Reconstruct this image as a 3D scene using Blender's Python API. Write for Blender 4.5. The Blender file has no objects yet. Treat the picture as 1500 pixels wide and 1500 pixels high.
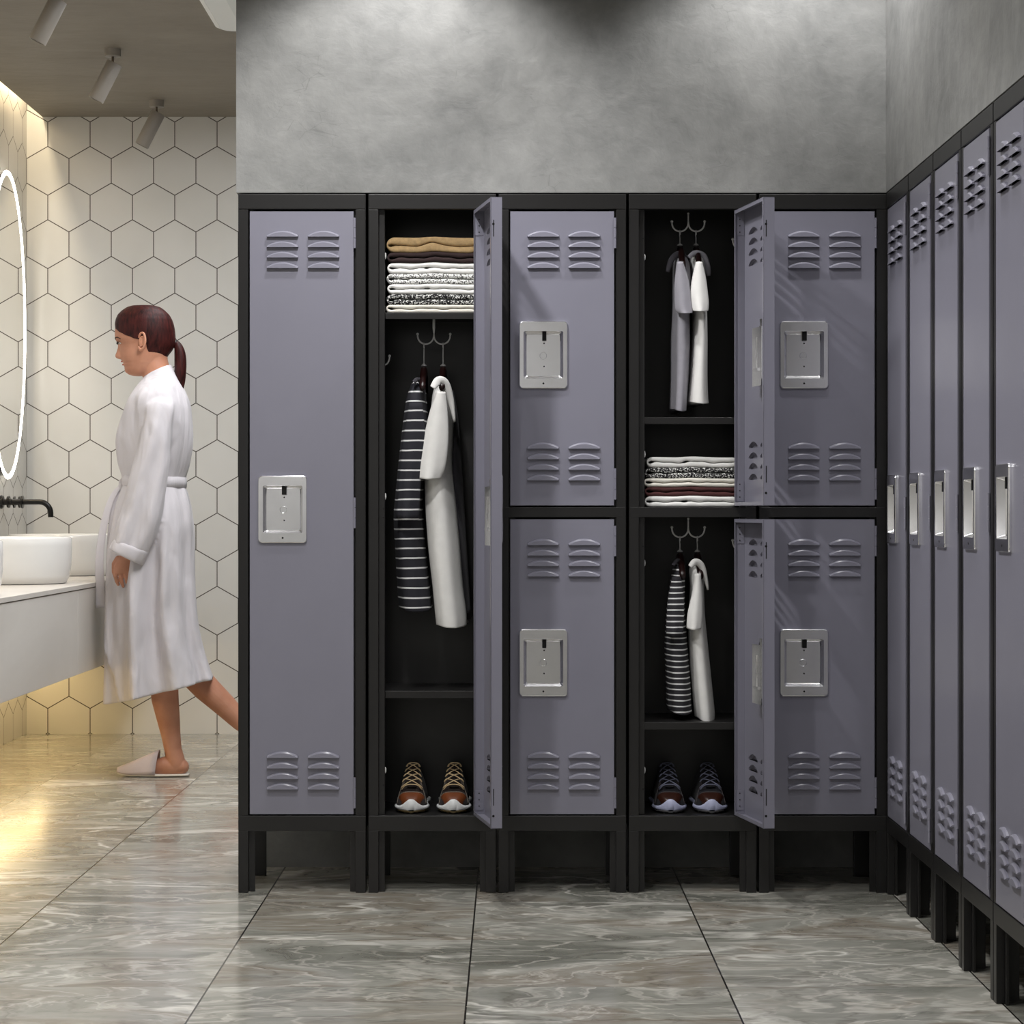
import bpy, math, random
from mathutils import Vector, Matrix
random.seed(7)
C = bpy.context.scene.collection
PI = math.pi
F = 3440.0; CX = 748.5; CY = 752.0; H = 0.9502; D = 5.879
S = D / F
def P(x, y, Y):
    """a measured point of the photo put at the real distance Y"""
    k = (Y + D) / F
    return Vector(((x - CX) * k, Y, H + (CY - y) * k))

# ------------------------------------------------------------------ materials
def lin(c):
    c = c / 255.0
    return c / 12.92 if c <= 0.04045 else ((c + 0.055) / 1.055) ** 2.4
def rgb(r, g, b): return (lin(r), lin(g), lin(b), 1.0)
class NT:
    def __init__(s, name):
        s.m = bpy.data.materials.new(name); s.m.use_nodes = True
        s.t = s.m.node_tree; s.b = s.t.nodes['Principled BSDF']
    def n(s, kind, **kw):
        nd = s.t.nodes.new(kind)
        for k, v in kw.items(): setattr(nd, k, v)
        return nd
    def l(s, a, b): s.t.links.new(a, b)
    def math(s, op, a, b=None, c=None):
        nd = s.n('ShaderNodeMath', operation=op)
        for i, v in enumerate((a, b, c)):
            if v is None: continue
            if isinstance(v, (int, float)): nd.inputs[i].default_value = v
            else: s.l(v, nd.inputs[i])
        return nd.outputs[0]
    def coord(s, out='Object'): return s.n('ShaderNodeTexCoord').outputs[out]
    def mapping(s, vec, scale=(1, 1, 1), rot=(0, 0, 0), loc=(0, 0, 0)):
        m = s.n('ShaderNodeMapping'); s.l(vec, m.inputs[0])
        m.inputs['Scale'].default_value = scale; m.inputs['Rotation'].default_value = rot
        m.inputs['Location'].default_value = loc
        return m.outputs[0]
    def noise(s, vec, scale, detail=4, rough=0.5, dist=0.0):
        n = s.n('ShaderNodeTexNoise'); s.l(vec, n.inputs['Vector'])
        n.inputs['Scale'].default_value = scale; n.inputs['Detail'].default_value = detail
        n.inputs['Roughness'].default_value = rough; n.inputs['Distortion'].default_value = dist
        return n.outputs[0]
    def ramp(s, fac, stops, interp='LINEAR'):
        r = s.n('ShaderNodeValToRGB'); s.l(fac, r.inputs[0]); cr = r.color_ramp; cr.interpolation = interp
        while len(cr.elements) < len(stops): cr.elements.new(0.5)
        for e, (p, c) in zip(cr.elements, stops):
            e.position = p; e.color = c if isinstance(c, tuple) else (c, c, c, 1)
        return r.outputs[0]
    def mix(s, fac, a, b, mode='MIX'):
        m = s.n('ShaderNodeMix', data_type='RGBA', blend_type=mode)
        for i, v in ((0, fac), (6, a), (7, b)):
            if isinstance(v, (int, float, tuple)): m.inputs[i].default_value = v
            else: s.l(v, m.inputs[i])
        return m.outputs[2]
    def bump(s, h, strength=0.3, dist=0.002):
        b = s.n('ShaderNodeBump'); s.l(h, b.inputs['Height'])
        b.inputs['Strength'].default_value = strength; b.inputs['Distance'].default_value = dist
        s.l(b.outputs[0], s.b.inputs['Normal'])
    def set(s, **kw):
        for k, v in kw.items():
            i = s.b.inputs[k.replace('_', ' ')]
            if isinstance(v, (int, float, tuple)): i.default_value = v
            else: s.l(v, i)
def simple(name, col, rough=0.5, metal=0.0, var=0.0, vscale=20, bump=0.0, bscale=200, bdist=0.001, **kw):
    t = NT(name); t.set(Roughness=rough, Metallic=metal)
    co = t.coord()
    n = t.noise(co, vscale, 3)
    dark = tuple(c * (1 - var) for c in col[:3]) + (1,)
    lite = tuple(min(1, c * (1 + var)) for c in col[:3]) + (1,)
    t.set(Base_Color=t.ramp(n, [(0.3, dark), (0.7, lite)]))
    if bump: t.bump(t.noise(co, bscale, 2), bump, bdist)
    for k, v in kw.items(): t.b.inputs[k.replace('_', ' ')].default_value = v
    return t.m
def emit(name, col, strength):
    t = NT(name); t.set(Base_Color=(0.8, 0.8, 0.8, 1), Emission_Color=col, Emission_Strength=strength); return t.m

LAV = simple('lavender_powder_coat', rgb(131, 130, 143), 0.28, 0.0, 0.02, 8, 0.04, 900, 0.0003)
BLK = simple('black_powder_coat', rgb(27, 26, 26), 0.36, 0.0, 0.04, 10, 0.05, 900, 0.0003)
CHR = simple('brushed_chrome', rgb(236, 236, 238), 0.2, 1.0, 0.03, 30)
WIRE = simple('polished_steel_wire', rgb(244, 244, 244), 0.25, 0.0, 0.02)
HOLE = simple('dark_hole', rgb(8, 8, 8), 0.8)
RUB = simple('white_nylon', rgb(230, 230, 228), 0.4)
BLKM = simple('matte_black_metal', rgb(28, 27, 26), 0.32, 0.4, 0.03)
SPOTW = simple('warm_white_paint', rgb(150, 143, 134), 0.45, 0, 0.02)
CER = simple('white_glazed_ceramic', rgb(238, 237, 234), 0.12, 0, 0.01)
PLA = simple('white_plastic', rgb(236, 238, 236), 0.4)
WOOD = simple('dark_red_wood', rgb(30, 11, 10), 0.35, 0, 0.2, 60)
def concrete(name, a, b, stretch=(1, 1, 1)):
    t = NT(name); co = t.mapping(t.coord(), stretch)
    n1 = t.noise(co, 2.2, 8, 0.62, 0.4); n2 = t.noise(co, 16, 6, 0.6, 0.3)
    v = t.math('ADD', t.math('MULTIPLY', n1, 0.72), t.math('MULTIPLY', n2, 0.28))
    col = t.ramp(v, [(0.32, a), (0.68, b)])
    vor = t.n('ShaderNodeTexVoronoi', feature='DISTANCE_TO_EDGE'); t.l(t.mapping(co, (3.2, 3.2, 6)), vor.inputs['Vector'])
    spots = t.noise(co, 5, 3, 0.5)
    msk = t.math('MULTIPLY', t.math('LESS_THAN', t.math('ADD', vor.outputs[0], t.math('MULTIPLY', n2, 0.05)), 0.033), t.math('GREATER_THAN', spots, 0.6))
    col = t.mix(t.math('MULTIPLY', msk, 0.25), col, tuple(c * 0.6 for c in a[:3]) + (1,))
    t.set(Base_Color=col, Roughness=0.62)
    t.bump(t.math('ADD', n2, t.math('MULTIPLY', n1, 2.0)), 0.35, 0.006)
    return t.m
CONC = concrete('grey_plaster', rgb(108, 109, 108), rgb(156, 156, 154))
CEIL = concrete('brown_grey_plaster', rgb(122, 114, 102), rgb(142, 134, 121), (0.7, 1.5, 1))

def hexmat(name, axes):
    t = NT(name); sep = t.n('ShaderNodeSeparateXYZ'); t.l(t.n('ShaderNodeNewGeometry').outputs['Position'], sep.inputs[0])
    w = 62.0 * (4.241 + D) / F
    (ia, oa), (ib, ob) = axes
    px = t.math('MULTIPLY', t.math('SUBTRACT', sep.outputs[ia], oa), 1 / w)
    py = t.math('MULTIPLY', t.math('SUBTRACT', sep.outputs[ib], ob), 1 / w)
    r3 = math.sqrt(3)
    def cell(ox, oy):
        ax = t.math('SUBTRACT', t.math('FLOORED_MODULO', t.math('ADD', px, ox), 1.0), 0.5)
        ay = t.math('SUBTRACT', t.math('FLOORED_MODULO', t.math('ADD', py, oy), r3), r3 / 2)
        bx = t.math('ABSOLUTE', ax); by = t.math('ABSOLUTE', ay)
        return t.math('MAXIMUM', bx, t.math('ADD', t.math('MULTIPLY', bx, 0.5), t.math('MULTIPLY', by, r3 / 2)))
    d = t.math('MINIMUM', cell(0.5, r3 / 2), cell(0.0, 0.0))
    edge = t.math('SUBTRACT', 0.5, d)
    g = t.math('LESS_THAN', edge, 0.0105)
    n = t.noise(t.coord(), 3, 3)
    base = t.ramp(n, [(0.3, rgb(214, 212, 206)), (0.7, rgb(222, 220, 215))])
    t.set(Base_Color=t.mix(g, base, rgb(72, 64, 56)), Roughness=t.math('ADD', 0.2, t.math('MULTIPLY', g, 0.5)))
    t.bump(t.ramp(edge, [(0.0, 0.0), (0.03, 1.0)]), 0.15, 0.002)
    return t.m
hx = P(101, 0, 4.241).x; hz = P(0, 196.6, 4.241).z
HEXB = hexmat('hexagon_tiles_back', ((0, hx), (2, hz)))
HEXL = hexmat('hexagon_tiles_left', ((1, 4.241), (2, hz)))

def marble():
    t = NT('grey_marble_tiles'); geo = t.n('ShaderNodeNewGeometry').outputs['Position']
    sep = t.n('ShaderNodeSeparateXYZ'); t.l(geo, sep.inputs[0])
    T = 0.5196
    ux = t.math('DIVIDE', t.math('ADD', sep.outputs[0], 0.0867), T)
    uy = t.math('DIVIDE', t.math('ADD', sep.outputs[1], 0.649), 0.517)
    fx = t.math('ABSOLUTE', t.math('SUBTRACT', t.math('FRACT', t.math('ADD', ux, 0.5)), 0.5))
    fy = t.math('ABSOLUTE', t.math('SUBTRACT', t.math('FRACT', t.math('ADD', uy, 0.5)), 0.5))
    ix = t.math('FLOOR', ux); iy = t.math('FLOOR', uy)
    off = t.n('ShaderNodeCombineXYZ')
    t.l(t.math('MULTIPLY', ix, 0.35), off.inputs[0]); t.l(t.math('MULTIPLY', iy, 0.2), off.inputs[1])
    t.l(t.math('ADD', t.math('MULTIPLY', ix, 0.31), t.math('MULTIPLY', iy, 0.17)), off.inputs[2])
    va = t.n('ShaderNodeVectorMath', operation='ADD'); t.l(geo, va.inputs[0]); t.l(off.outputs[0], va.inputs[1])
    v = va.outputs[0]
    m1 = t.mapping(v, (0.8, 1.6, 1.0), (0, 0, -0.95))
    w1 = t.n('ShaderNodeTexNoise'); t.l(m1, w1.inputs['Vector']); w1.inputs['Scale'].default_value = 1.3; w1.inputs['Detail'].default_value = 5
    wa = t.n('ShaderNodeVectorMath', operation='SCALE'); t.l(w1.outputs[1], wa.inputs[0]); wa.inputs['Scale'].default_value = 1.0
    wb = t.n('ShaderNodeVectorMath', operation='ADD'); t.l(m1, wb.inputs[0]); t.l(wa.outputs[0], wb.inputs[1])
    big = t.noise(wb.outputs[0], 1.4, 8, 0.55, 0.5)
    base = t.ramp(big, [(0.28, rgb(98, 98, 90)), (0.40, rgb(138, 138, 129)), (0.49, rgb(168, 167, 158)), (0.56, rgb(144, 136, 123)), (0.64, rgb(172, 170, 161)), (0.76, rgb(206, 203, 195))])
    def veins(scale, width, seed):
        n = t.noise(t.mapping(wb.outputs[0], (1, 1, 1), (0, 0, 0), (seed, seed * 2, 0)), scale, 5, 0.55, 0.9)
        return t.ramp(t.math('ABSOLUTE', t.math('SUBTRACT', n, 0.5)), [(0.0, 1.0), (width, 0.0)])
    gate = t.ramp(t.noise(v, 3.0, 3, 0.5), [(0.42, 0.0), (0.62, 1.0)])
    v1 = t.math('MULTIPLY', veins(1.0, 0.022, 3.1), gate)
    v2 = t.math('MULTIPLY', veins(2.4, 0.022, 9.7), t.math('SUBTRACT', 1.0, t.math('MULTIPLY', gate, 0.5)))
    dk = veins(1.6, 0.022, 17.3)
    c = t.mix(t.math('MULTIPLY', dk, 0.4), base, rgb(92, 84, 76))
    c = t.mix(t.math('MULTIPLY', v2, 0.7), c, rgb(214, 210, 200))
    c = t.mix(t.math('MULTIPLY', v1, 1.0), c, rgb(236, 233, 224))
    gx = t.math('LESS_THAN', fx, 0.0036); gy = t.math('LESS_THAN', fy, 0.0035)
    c = t.mix(t.math('MULTIPLY', gy, 0.35), c, rgb(120, 115, 106)); c = t.mix(gx, c, rgb(38, 36, 33))
    cw = t.n('ShaderNodeTexVoronoi', feature='DISTANCE_TO_EDGE'); cw.inputs['Scale'].default_value = 2.6
    cn = t.n('ShaderNodeTexNoise'); t.l(m1, cn.inputs['Vector']); cn.inputs['Scale'].default_value = 3.2; cn.inputs['Detail'].default_value = 6
    cs = t.n('ShaderNodeVectorMath', operation='SCALE'); t.l(cn.outputs[1], cs.inputs[0]); cs.inputs['Scale'].default_value = .28
    ca = t.n('ShaderNodeVectorMath', operation='ADD'); t.l(wb.outputs[0], ca.inputs[0]); t.l(cs.outputs[0], ca.inputs[1]); t.l(ca.outputs[0], cw.inputs['Vector'])
    crack = t.ramp(cw.outputs[0], [(0.0, 1.0), (0.018, 0.0)])
    cg = t.ramp(t.noise(v, 2.2, 2), [(0.45, 0.0), (0.6, 1.0)])
    c = t.mix(t.math('MULTIPLY', t.math('MULTIPLY', crack, cg), 0.45), c, rgb(224, 218, 206))
    fine = t.noise(t.mapping(wb.outputs[0], (1.2, 1.9, 1)), 5, 10, 0.7, 1.2)
    c = t.mix(.8, c, t.ramp(fine, [(0.3, .55), (0.47, 1.0), (0.7, 1.0)]), 'MULTIPLY')
    t.set(Base_Color=c, Roughness=t.math('ADD', 0.10, t.math('MULTIPLY', big, 0.10)))
    t.b.inputs['Specular IOR Level'].default_value = 0.6
    return t.m
MARB = marble()
def stone():
    t = NT('pale_stone_veneer'); co = t.coord()
    n = t.noise(t.mapping(co, (1, .45, 1.1)), 2.2, 6, 0.5, 0.8)
    t.set(Base_Color=t.ramp(n, [(0.3, rgb(200, 194, 186)), (0.7, rgb(220, 215, 208))]), Roughness=0.35); return t.m
STONE = stone()

def cloth(name, col, var=0.08, bump=0.5, bscale=500, bdist=0.0008, vscale=40, sheen=0.06):
    t = NT(name); co = t.coord(); n = t.noise(co, vscale, 4)
    t.set(Base_Color=t.ramp(n, [(0.3, tuple(c * (1 - var) for c in col[:3]) + (1,)), (0.7, tuple(min(1, c * (1 + var)) for c in col[:3]) + (1,))]), Roughness=0.9)
    t.b.inputs['Sheen Weight'].default_value = sheen
    t.bump(t.noise(co, bscale, 2), bump, bdist); return t.m
def striped(name, base, stripe, period, wide, z0):
    t = NT(name); co = t.coord(); sep = t.n('ShaderNodeSeparateXYZ'); t.l(co, sep.inputs[0])
    wob = t.math('MULTIPLY', t.math('SUBTRACT', t.noise(co, 9, 2), 0.5), 0.006)
    z = t.math('FRACT', t.math('DIVIDE', t.math('SUBTRACT', t.math('ADD', sep.outputs[2], wob), z0), period))
    t.set(Base_Color=t.mix(t.math('LESS_THAN', z, wide), base, stripe), Roughness=0.85)
    t.bump(t.noise(co, 600, 2), 0.3, 0.0005); return t.m
def speckled(name, a, b, thr):
    t = NT(name); co = t.coord()
    n = t.noise(t.mapping(co, (1, 1, 1.3), (0, 0.5, 0)), 260, 1, 0.5)
    t.set(Base_Color=t.ramp(n, [(thr - 0.03, a), (thr + 0.03, b)]), Roughness=0.9)
    t.bump(n, 0.6, 0.002); return t.m
def terry():
    t = NT('white_terry'); co = t.coord(); t.set(Base_Color=rgb(212, 207, 210), Roughness=0.95); t.b.inputs['Sheen Weight'].default_value = .1
    a = t.noise(t.mapping(co, (1, 1, .28), (0, .3, 0)), 14, 2, .42, .4); c = t.noise(t.mapping(co, (1, 1, .4), (0, -.45, 0)), 8, 1.5, .4, .6); f = t.noise(co, 420, 2)
    t.bump(t.math('ADD', t.math('ADD', t.math('MULTIPLY', a, 1.1), t.math('MULTIPLY', c, 1.5)), t.math('MULTIPLY', f, .02)), .8, .026)
    return t.m
TERRY = terry()
WCOT = cloth('white_cotton', rgb(232, 231, 228), 0.03)
GCOT = cloth('grey_cotton', rgb(150, 148, 156), 0.05)
TAN = cloth('tan_knit', rgb(186, 156, 112), 0.15, 0.7, 300, 0.001, 90)
MAR = cloth('dark_maroon_knit', rgb(40, 22, 22), 0.15, 0.6, 300, 0.001)
MAR2 = cloth('maroon_knit', rgb(76, 38, 38), 0.15, 0.6, 300, 0.001)
CREAM = cloth('cream_cotton', rgb(228, 224, 214), 0.04)
SPKL = speckled('light_speckled_knit', rgb(70, 68, 70), rgb(235, 235, 232), 0.46)
SPKD = speckled('dark_speckled_knit', rgb(26, 25, 27), rgb(225, 225, 222), 0.56)
HAIRM = None
def hair():
    t = NT('auburn_hair'); co = t.coord()
    n = t.noise(t.mapping(co, (14, 14, 3)), 8, 5, 0.6)
    t.set(Base_Color=t.ramp(n, [(0.3, rgb(26, 9, 8)), (0.7, rgb(74, 28, 25))]), Roughness=0.5); t.b.inputs['Specular IOR Level'].default_value = .22; t.bump(n, 0.4, 0.003); return t.m
HAIRM = hair()
SKIN = None
def skin():
    t = NT('skin'); co = t.coord(); n = t.noise(co, 14, 4)
    t.set(Base_Color=t.ramp(n, [(0.3, rgb(184, 126, 98)), (0.7, rgb(204, 148, 120))]), Roughness=0.5)
    t.b.inputs['Subsurface Weight'].default_value = 0.15
    t.b.inputs['Subsurface Radius'].default_value = (0.02, 0.008, 0.004); return t.m
SKIN = skin()
LIP = simple('lips', rgb(176, 84, 72), 0.4)
EYEW = simple('eye_white', rgb(190, 180, 172), 0.2)
IRIS = simple('dark_iris', rgb(30, 18, 12), 0.2)
BROW = simple('eyebrow_hair', rgb(60, 34, 26), 0.8)

# ------------------------------------------------------------------ mesh helpers
class MB:
    def __init__(s): s.v = []; s.f = []; s.mi = []; s.cur = 0
    def add(s, vs, fs):
        o = len(s.v); s.v += [tuple(v) for v in vs]; s.f += [tuple(i + o for i in f) for f in fs]; s.mi += [s.cur] * len(fs); return s
    def box(s, x0, x1, y0, y1, z0, z1):
        return s.add([(x, y, z) for z in (z0, z1) for y in (y0, y1) for x in (x0, x1)],
              [(0, 2, 3, 1), (4, 5, 7, 6), (0, 1, 5, 4), (2, 6, 7, 3), (0, 4, 6, 2), (1, 3, 7, 5)])
    def loft(s, rings, cap=True, closed=True):
        n = len(rings[0]); vs = [p for r in rings for p in r]; fs = []
        for a in range(len(rings) - 1):
            for i in range(n if closed else n - 1):
                j = (i + 1) % n; fs.append((a * n + i, a * n + j, (a + 1) * n + j, (a + 1) * n + i))
        if cap and closed:
            fs.append(tuple(range(n - 1, -1, -1))); k = (len(rings) - 1) * n; fs.append(tuple(range(k, k + n)))
        return s.add(vs, fs)
    def tube(s, pts, rad, n=12, cap=True, round_ends=False, flat=None):
        pts = [Vector(p) for p in pts]
        if isinstance(rad, (int, float)): rad = [rad] * len(pts)
        rad = list(rad)
        if round_ends:
            d0 = (pts[0] - pts[1]).normalized(); d1 = (pts[-1] - pts[-2]).normalized()
            A = []; B = []
            for a in (80, 60, 30):
                A.append((pts[0] + d0 * rad[0] * math.sin(math.radians(a)), rad[0] * math.cos(math.radians(a))))
            for a in (30, 60, 80):
                B.append((pts[-1] + d1 * rad[-1] * math.sin(math.radians(a)), rad[-1] * math.cos(math.radians(a))))
            pts = [a[0] for a in A] + pts + [b[0] for b in B]; rad = [a[1] for a in A] + rad + [b[1] for b in B]
        rings = []; u = None
        for i, p in enumerate(pts):
            t = (pts[min(i + 1, len(pts) - 1)] - pts[max(i - 1, 0)]).normalized()
            if u is None:
                u = t.orthogonal().normalized()
            u = (u - t * u.dot(t)).normalized(); w = t.cross(u)
            rings.append([p + (u * math.cos(2 * PI * k / n) + w * math.sin(2 * PI * k / n)) * rad[i] for k in range(n)])
        return s.loft(rings, cap)
    def cyl(s, a, b, r, n=24, r2=None): return s.tube([a, b], [r, r2 if r2 is not None else r], n)
    def ball(s, c, r, n=12, m=8, sc=(1, 1, 1)):
        c = Vector(c); rings = []
        for j in range(m + 1):
            ph = PI * (0.02 + 0.96 * j / m) - PI / 2
            rings.append([c + Vector((r * sc[0] * math.cos(ph) * math.cos(2 * PI * k / n), r * sc[1] * math.cos(ph) * math.sin(2 * PI * k / n), r * sc[2] * math.sin(ph))) for k in range(n)])
        return s.loft(rings)
    def lathe(s, c, prof, n=48, sx=1, sy=1):
        c = Vector(c); rings = [[c + Vector((r * sx * math.cos(2 * PI * k / n), r * sy * math.sin(2 * PI * k / n), z)) for k in range(n)] for r, z in prof]
        return s.loft(rings)
    def build(s, name, mats, parent=None, smooth=False, bevel=0, loc=None, rotz=0, solid=0, subsurf=0, auto=None):
        me = bpy.data.meshes.new(name); me.from_pydata(s.v, [], s.f)
        if not isinstance(mats, (list, tuple)): mats = [mats]
        for m in mats: me.materials.append(m)
        me.polygons.foreach_set('material_index', s.mi)
        me.validate(); 
        import bmesh
        bm = bmesh.new(); bm.from_mesh(me); bmesh.ops.recalc_face_normals(bm, faces=bm.faces); bm.to_mesh(me); bm.free()
        if smooth or auto: me.polygons.foreach_set('use_smooth', [True] * len(me.polygons))
        if auto: me.set_sharp_from_angle(angle=math.radians(auto))
        o = bpy.data.objects.new(name, me); C.objects.link(o)
        if parent: o.parent = parent
        if loc is not None: o.location = loc
        o.rotation_euler = (0, 0, rotz)
        if solid:
            md = o.modifiers.new('solid', 'SOLIDIFY'); md.thickness = solid; md.offset = 0
        if bevel:
            md = o.modifiers.new('bevel', 'BEVEL'); md.width = bevel; md.segments = 2; md.limit_method = 'ANGLE'; md.angle_limit = math.radians(40)
            md.harden_normals = False
        if subsurf:
            md = o.modifiers.new('sub', 'SUBSURF'); md.levels = subsurf; md.render_levels = subsurf
        return o
def catmull(pts, m=6):
    pts = [Vector(p) for p in pts]; out = []
    for i in range(len(pts) - 1):
        p0 = pts[max(i - 1, 0)]; p1 = pts[i]; p2 = pts[i + 1]; p3 = pts[min(i + 2, len(pts) - 1)]
        for k in range(m):
            t = k / m
            out.append(0.5 * ((2 * p1) + (p2 - p0) * t + (2 * p0 - 5 * p1 + 4 * p2 - p3) * t * t + (3 * p1 - p0 - 3 * p2 + p3) * t ** 3))
    out.append(pts[-1]); return out
def thing(name, label, cat, loc=(0, 0, 0), rotz=0, group=None):
    o = bpy.data.objects.new(name, None); C.objects.link(o); o.empty_display_size = 0.1
    o.location = loc; o.rotation_euler = (0, 0, rotz); return tag(o, label, cat, group)
def tag(o, label, cat, group=None):
    o['label'] = label; o['category'] = cat
    if group: o['group'] = group
    return o
def struct(o): o['kind'] = 'structure'; return o
def copy_tree(o, parent=None):
    c = o.copy(); C.objects.link(c); c.parent = parent
    for ch in list(o.children): copy_tree(ch, c)
    return c
def rrect(w, h, r, y, cx=0, cz=0, n=5):
    pts = []
    for (sx, sz, a0) in ((1, 1, 0), (-1, 1, 90), (-1, -1, 180), (1, -1, 270)):
        for k in range(n + 1):
            a = math.radians(a0 + 90 * k / n)
            pts.append((cx + sx * (w / 2 - r) + r * math.cos(a), y, cz + sz * (h / 2 - r) + r * math.sin(a)))
    return pts

# ------------------------------------------------------------------ room shell
BW = 4.241; CZ = 2.659; LX = P(39, 0, BW).x; XR = 0.9395; TOPZ = (1308 - 282.3) * S
def sbox(name, mat, *b, bevel=0): return struct(MB().box(*b).build(name, mat, bevel=bevel))
sbox('floor', MARB, LX - 0.1, XR + 0.53, -6.75, BW + 0.1, -0.1, 0)
sbox('wall_back', HEXB, LX, -0.2, BW, BW + 0.1, 0, 2.95)
sbox('wall_left', HEXL, LX - 0.1, LX, -6.65, BW, 0, 2.95)
sbox('ceiling', CEIL, -2.02, XR + 0.53, -6.65, BW, CZ, CZ + 0.12)
sbox('trim_1', CEIL, LX, -2.02, -6.65, BW, 2.85, 2.95)
sbox('wall_rear', simple('pale_plaster', rgb(226, 226, 226), .6, 0, .02, 3), LX - 0.1, XR + 0.53, -6.75, -6.65, 0, 2.95)
WXL = P(346, 0, 0).x
w = MB().box(WXL, XR + 0.5, -0.001, 0.53, TOPZ, CZ).box(-0.685, XR + 0.5, 0.43, 0.53, 0, TOPZ)
struct(w.build('wall_front', CONC))
w = MB().box(XR - 0.001, XR + 0.53, -3.6, -0.001, TOPZ, CZ).box(XR + 0.43, XR + 0.53, -3.6, 0.43, 0, TOPZ).box(XR - 0.001, XR + 0.53, -6.65, -3.6, 0, CZ)
struct(w.build('wall_right', CONC))
# light strips of the place
t = MB().box(LX + 0.012, LX + 0.042, -1.0, BW - 0.02, 2.835, 2.8499)
tag(t.build('cove_light_strip', emit('warm_led', (1, 0.84, 0.60, 1), 10)), 'thin warm light strip hidden in the ceiling slot above the left wall', 'light strip')

# ------------------------------------------------------------------ lockers
W = 186.6 * S; PITCH = 190.75 * S; DEP = 0.30
def zz(y): return (1308 - y) * S
def uu(x): return (x - 349) * S
DW = (518.6 - 365.4) * S; DT = 0.027
def louver(mb, cx, zb, w, up=0.0155):
    """raised arched hood open at its foot"""
    n = 14; hw = w / 2
    arc0 = [(cx + hw * (2 * i / n - 1)) for i in range(n + 1)]
    def ah(x, h, e): 
        q = (x - cx) / hw; return e + (h - e) * (1 - abs(q) ** 2.0)
    r0 = [(x, -0.0002, zb + ah(x, up, 0.0042)) for x in arc0]
    r1 = [(cx + (x - cx) * 0.99, -0.0050, zb + ah(x, up, 0.0042) - 0.0006) for x in arc0]
    r2 = [(cx + (x - cx) * 0.965, -0.0084, zb + ah(x, up, 0.0046) - 0.0042) for i, x in enumerate(arc0)]
    r3 = [(cx + (x - cx) * 0.965, -0.0087, zb) for x in arc0]
    mb.loft([r0, r1, r2, r3], cap=False, closed=False)
    for e in (0, n):   # little side cheeks
        mb.add([r0[e], (r0[e][0], -0.0002, zb), r3[e], r2[e], r1[e]], [(0, 1, 2, 3, 4)])
    return [(x, zb + ah(x, up, 0.0042)) for x in arc0]
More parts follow.
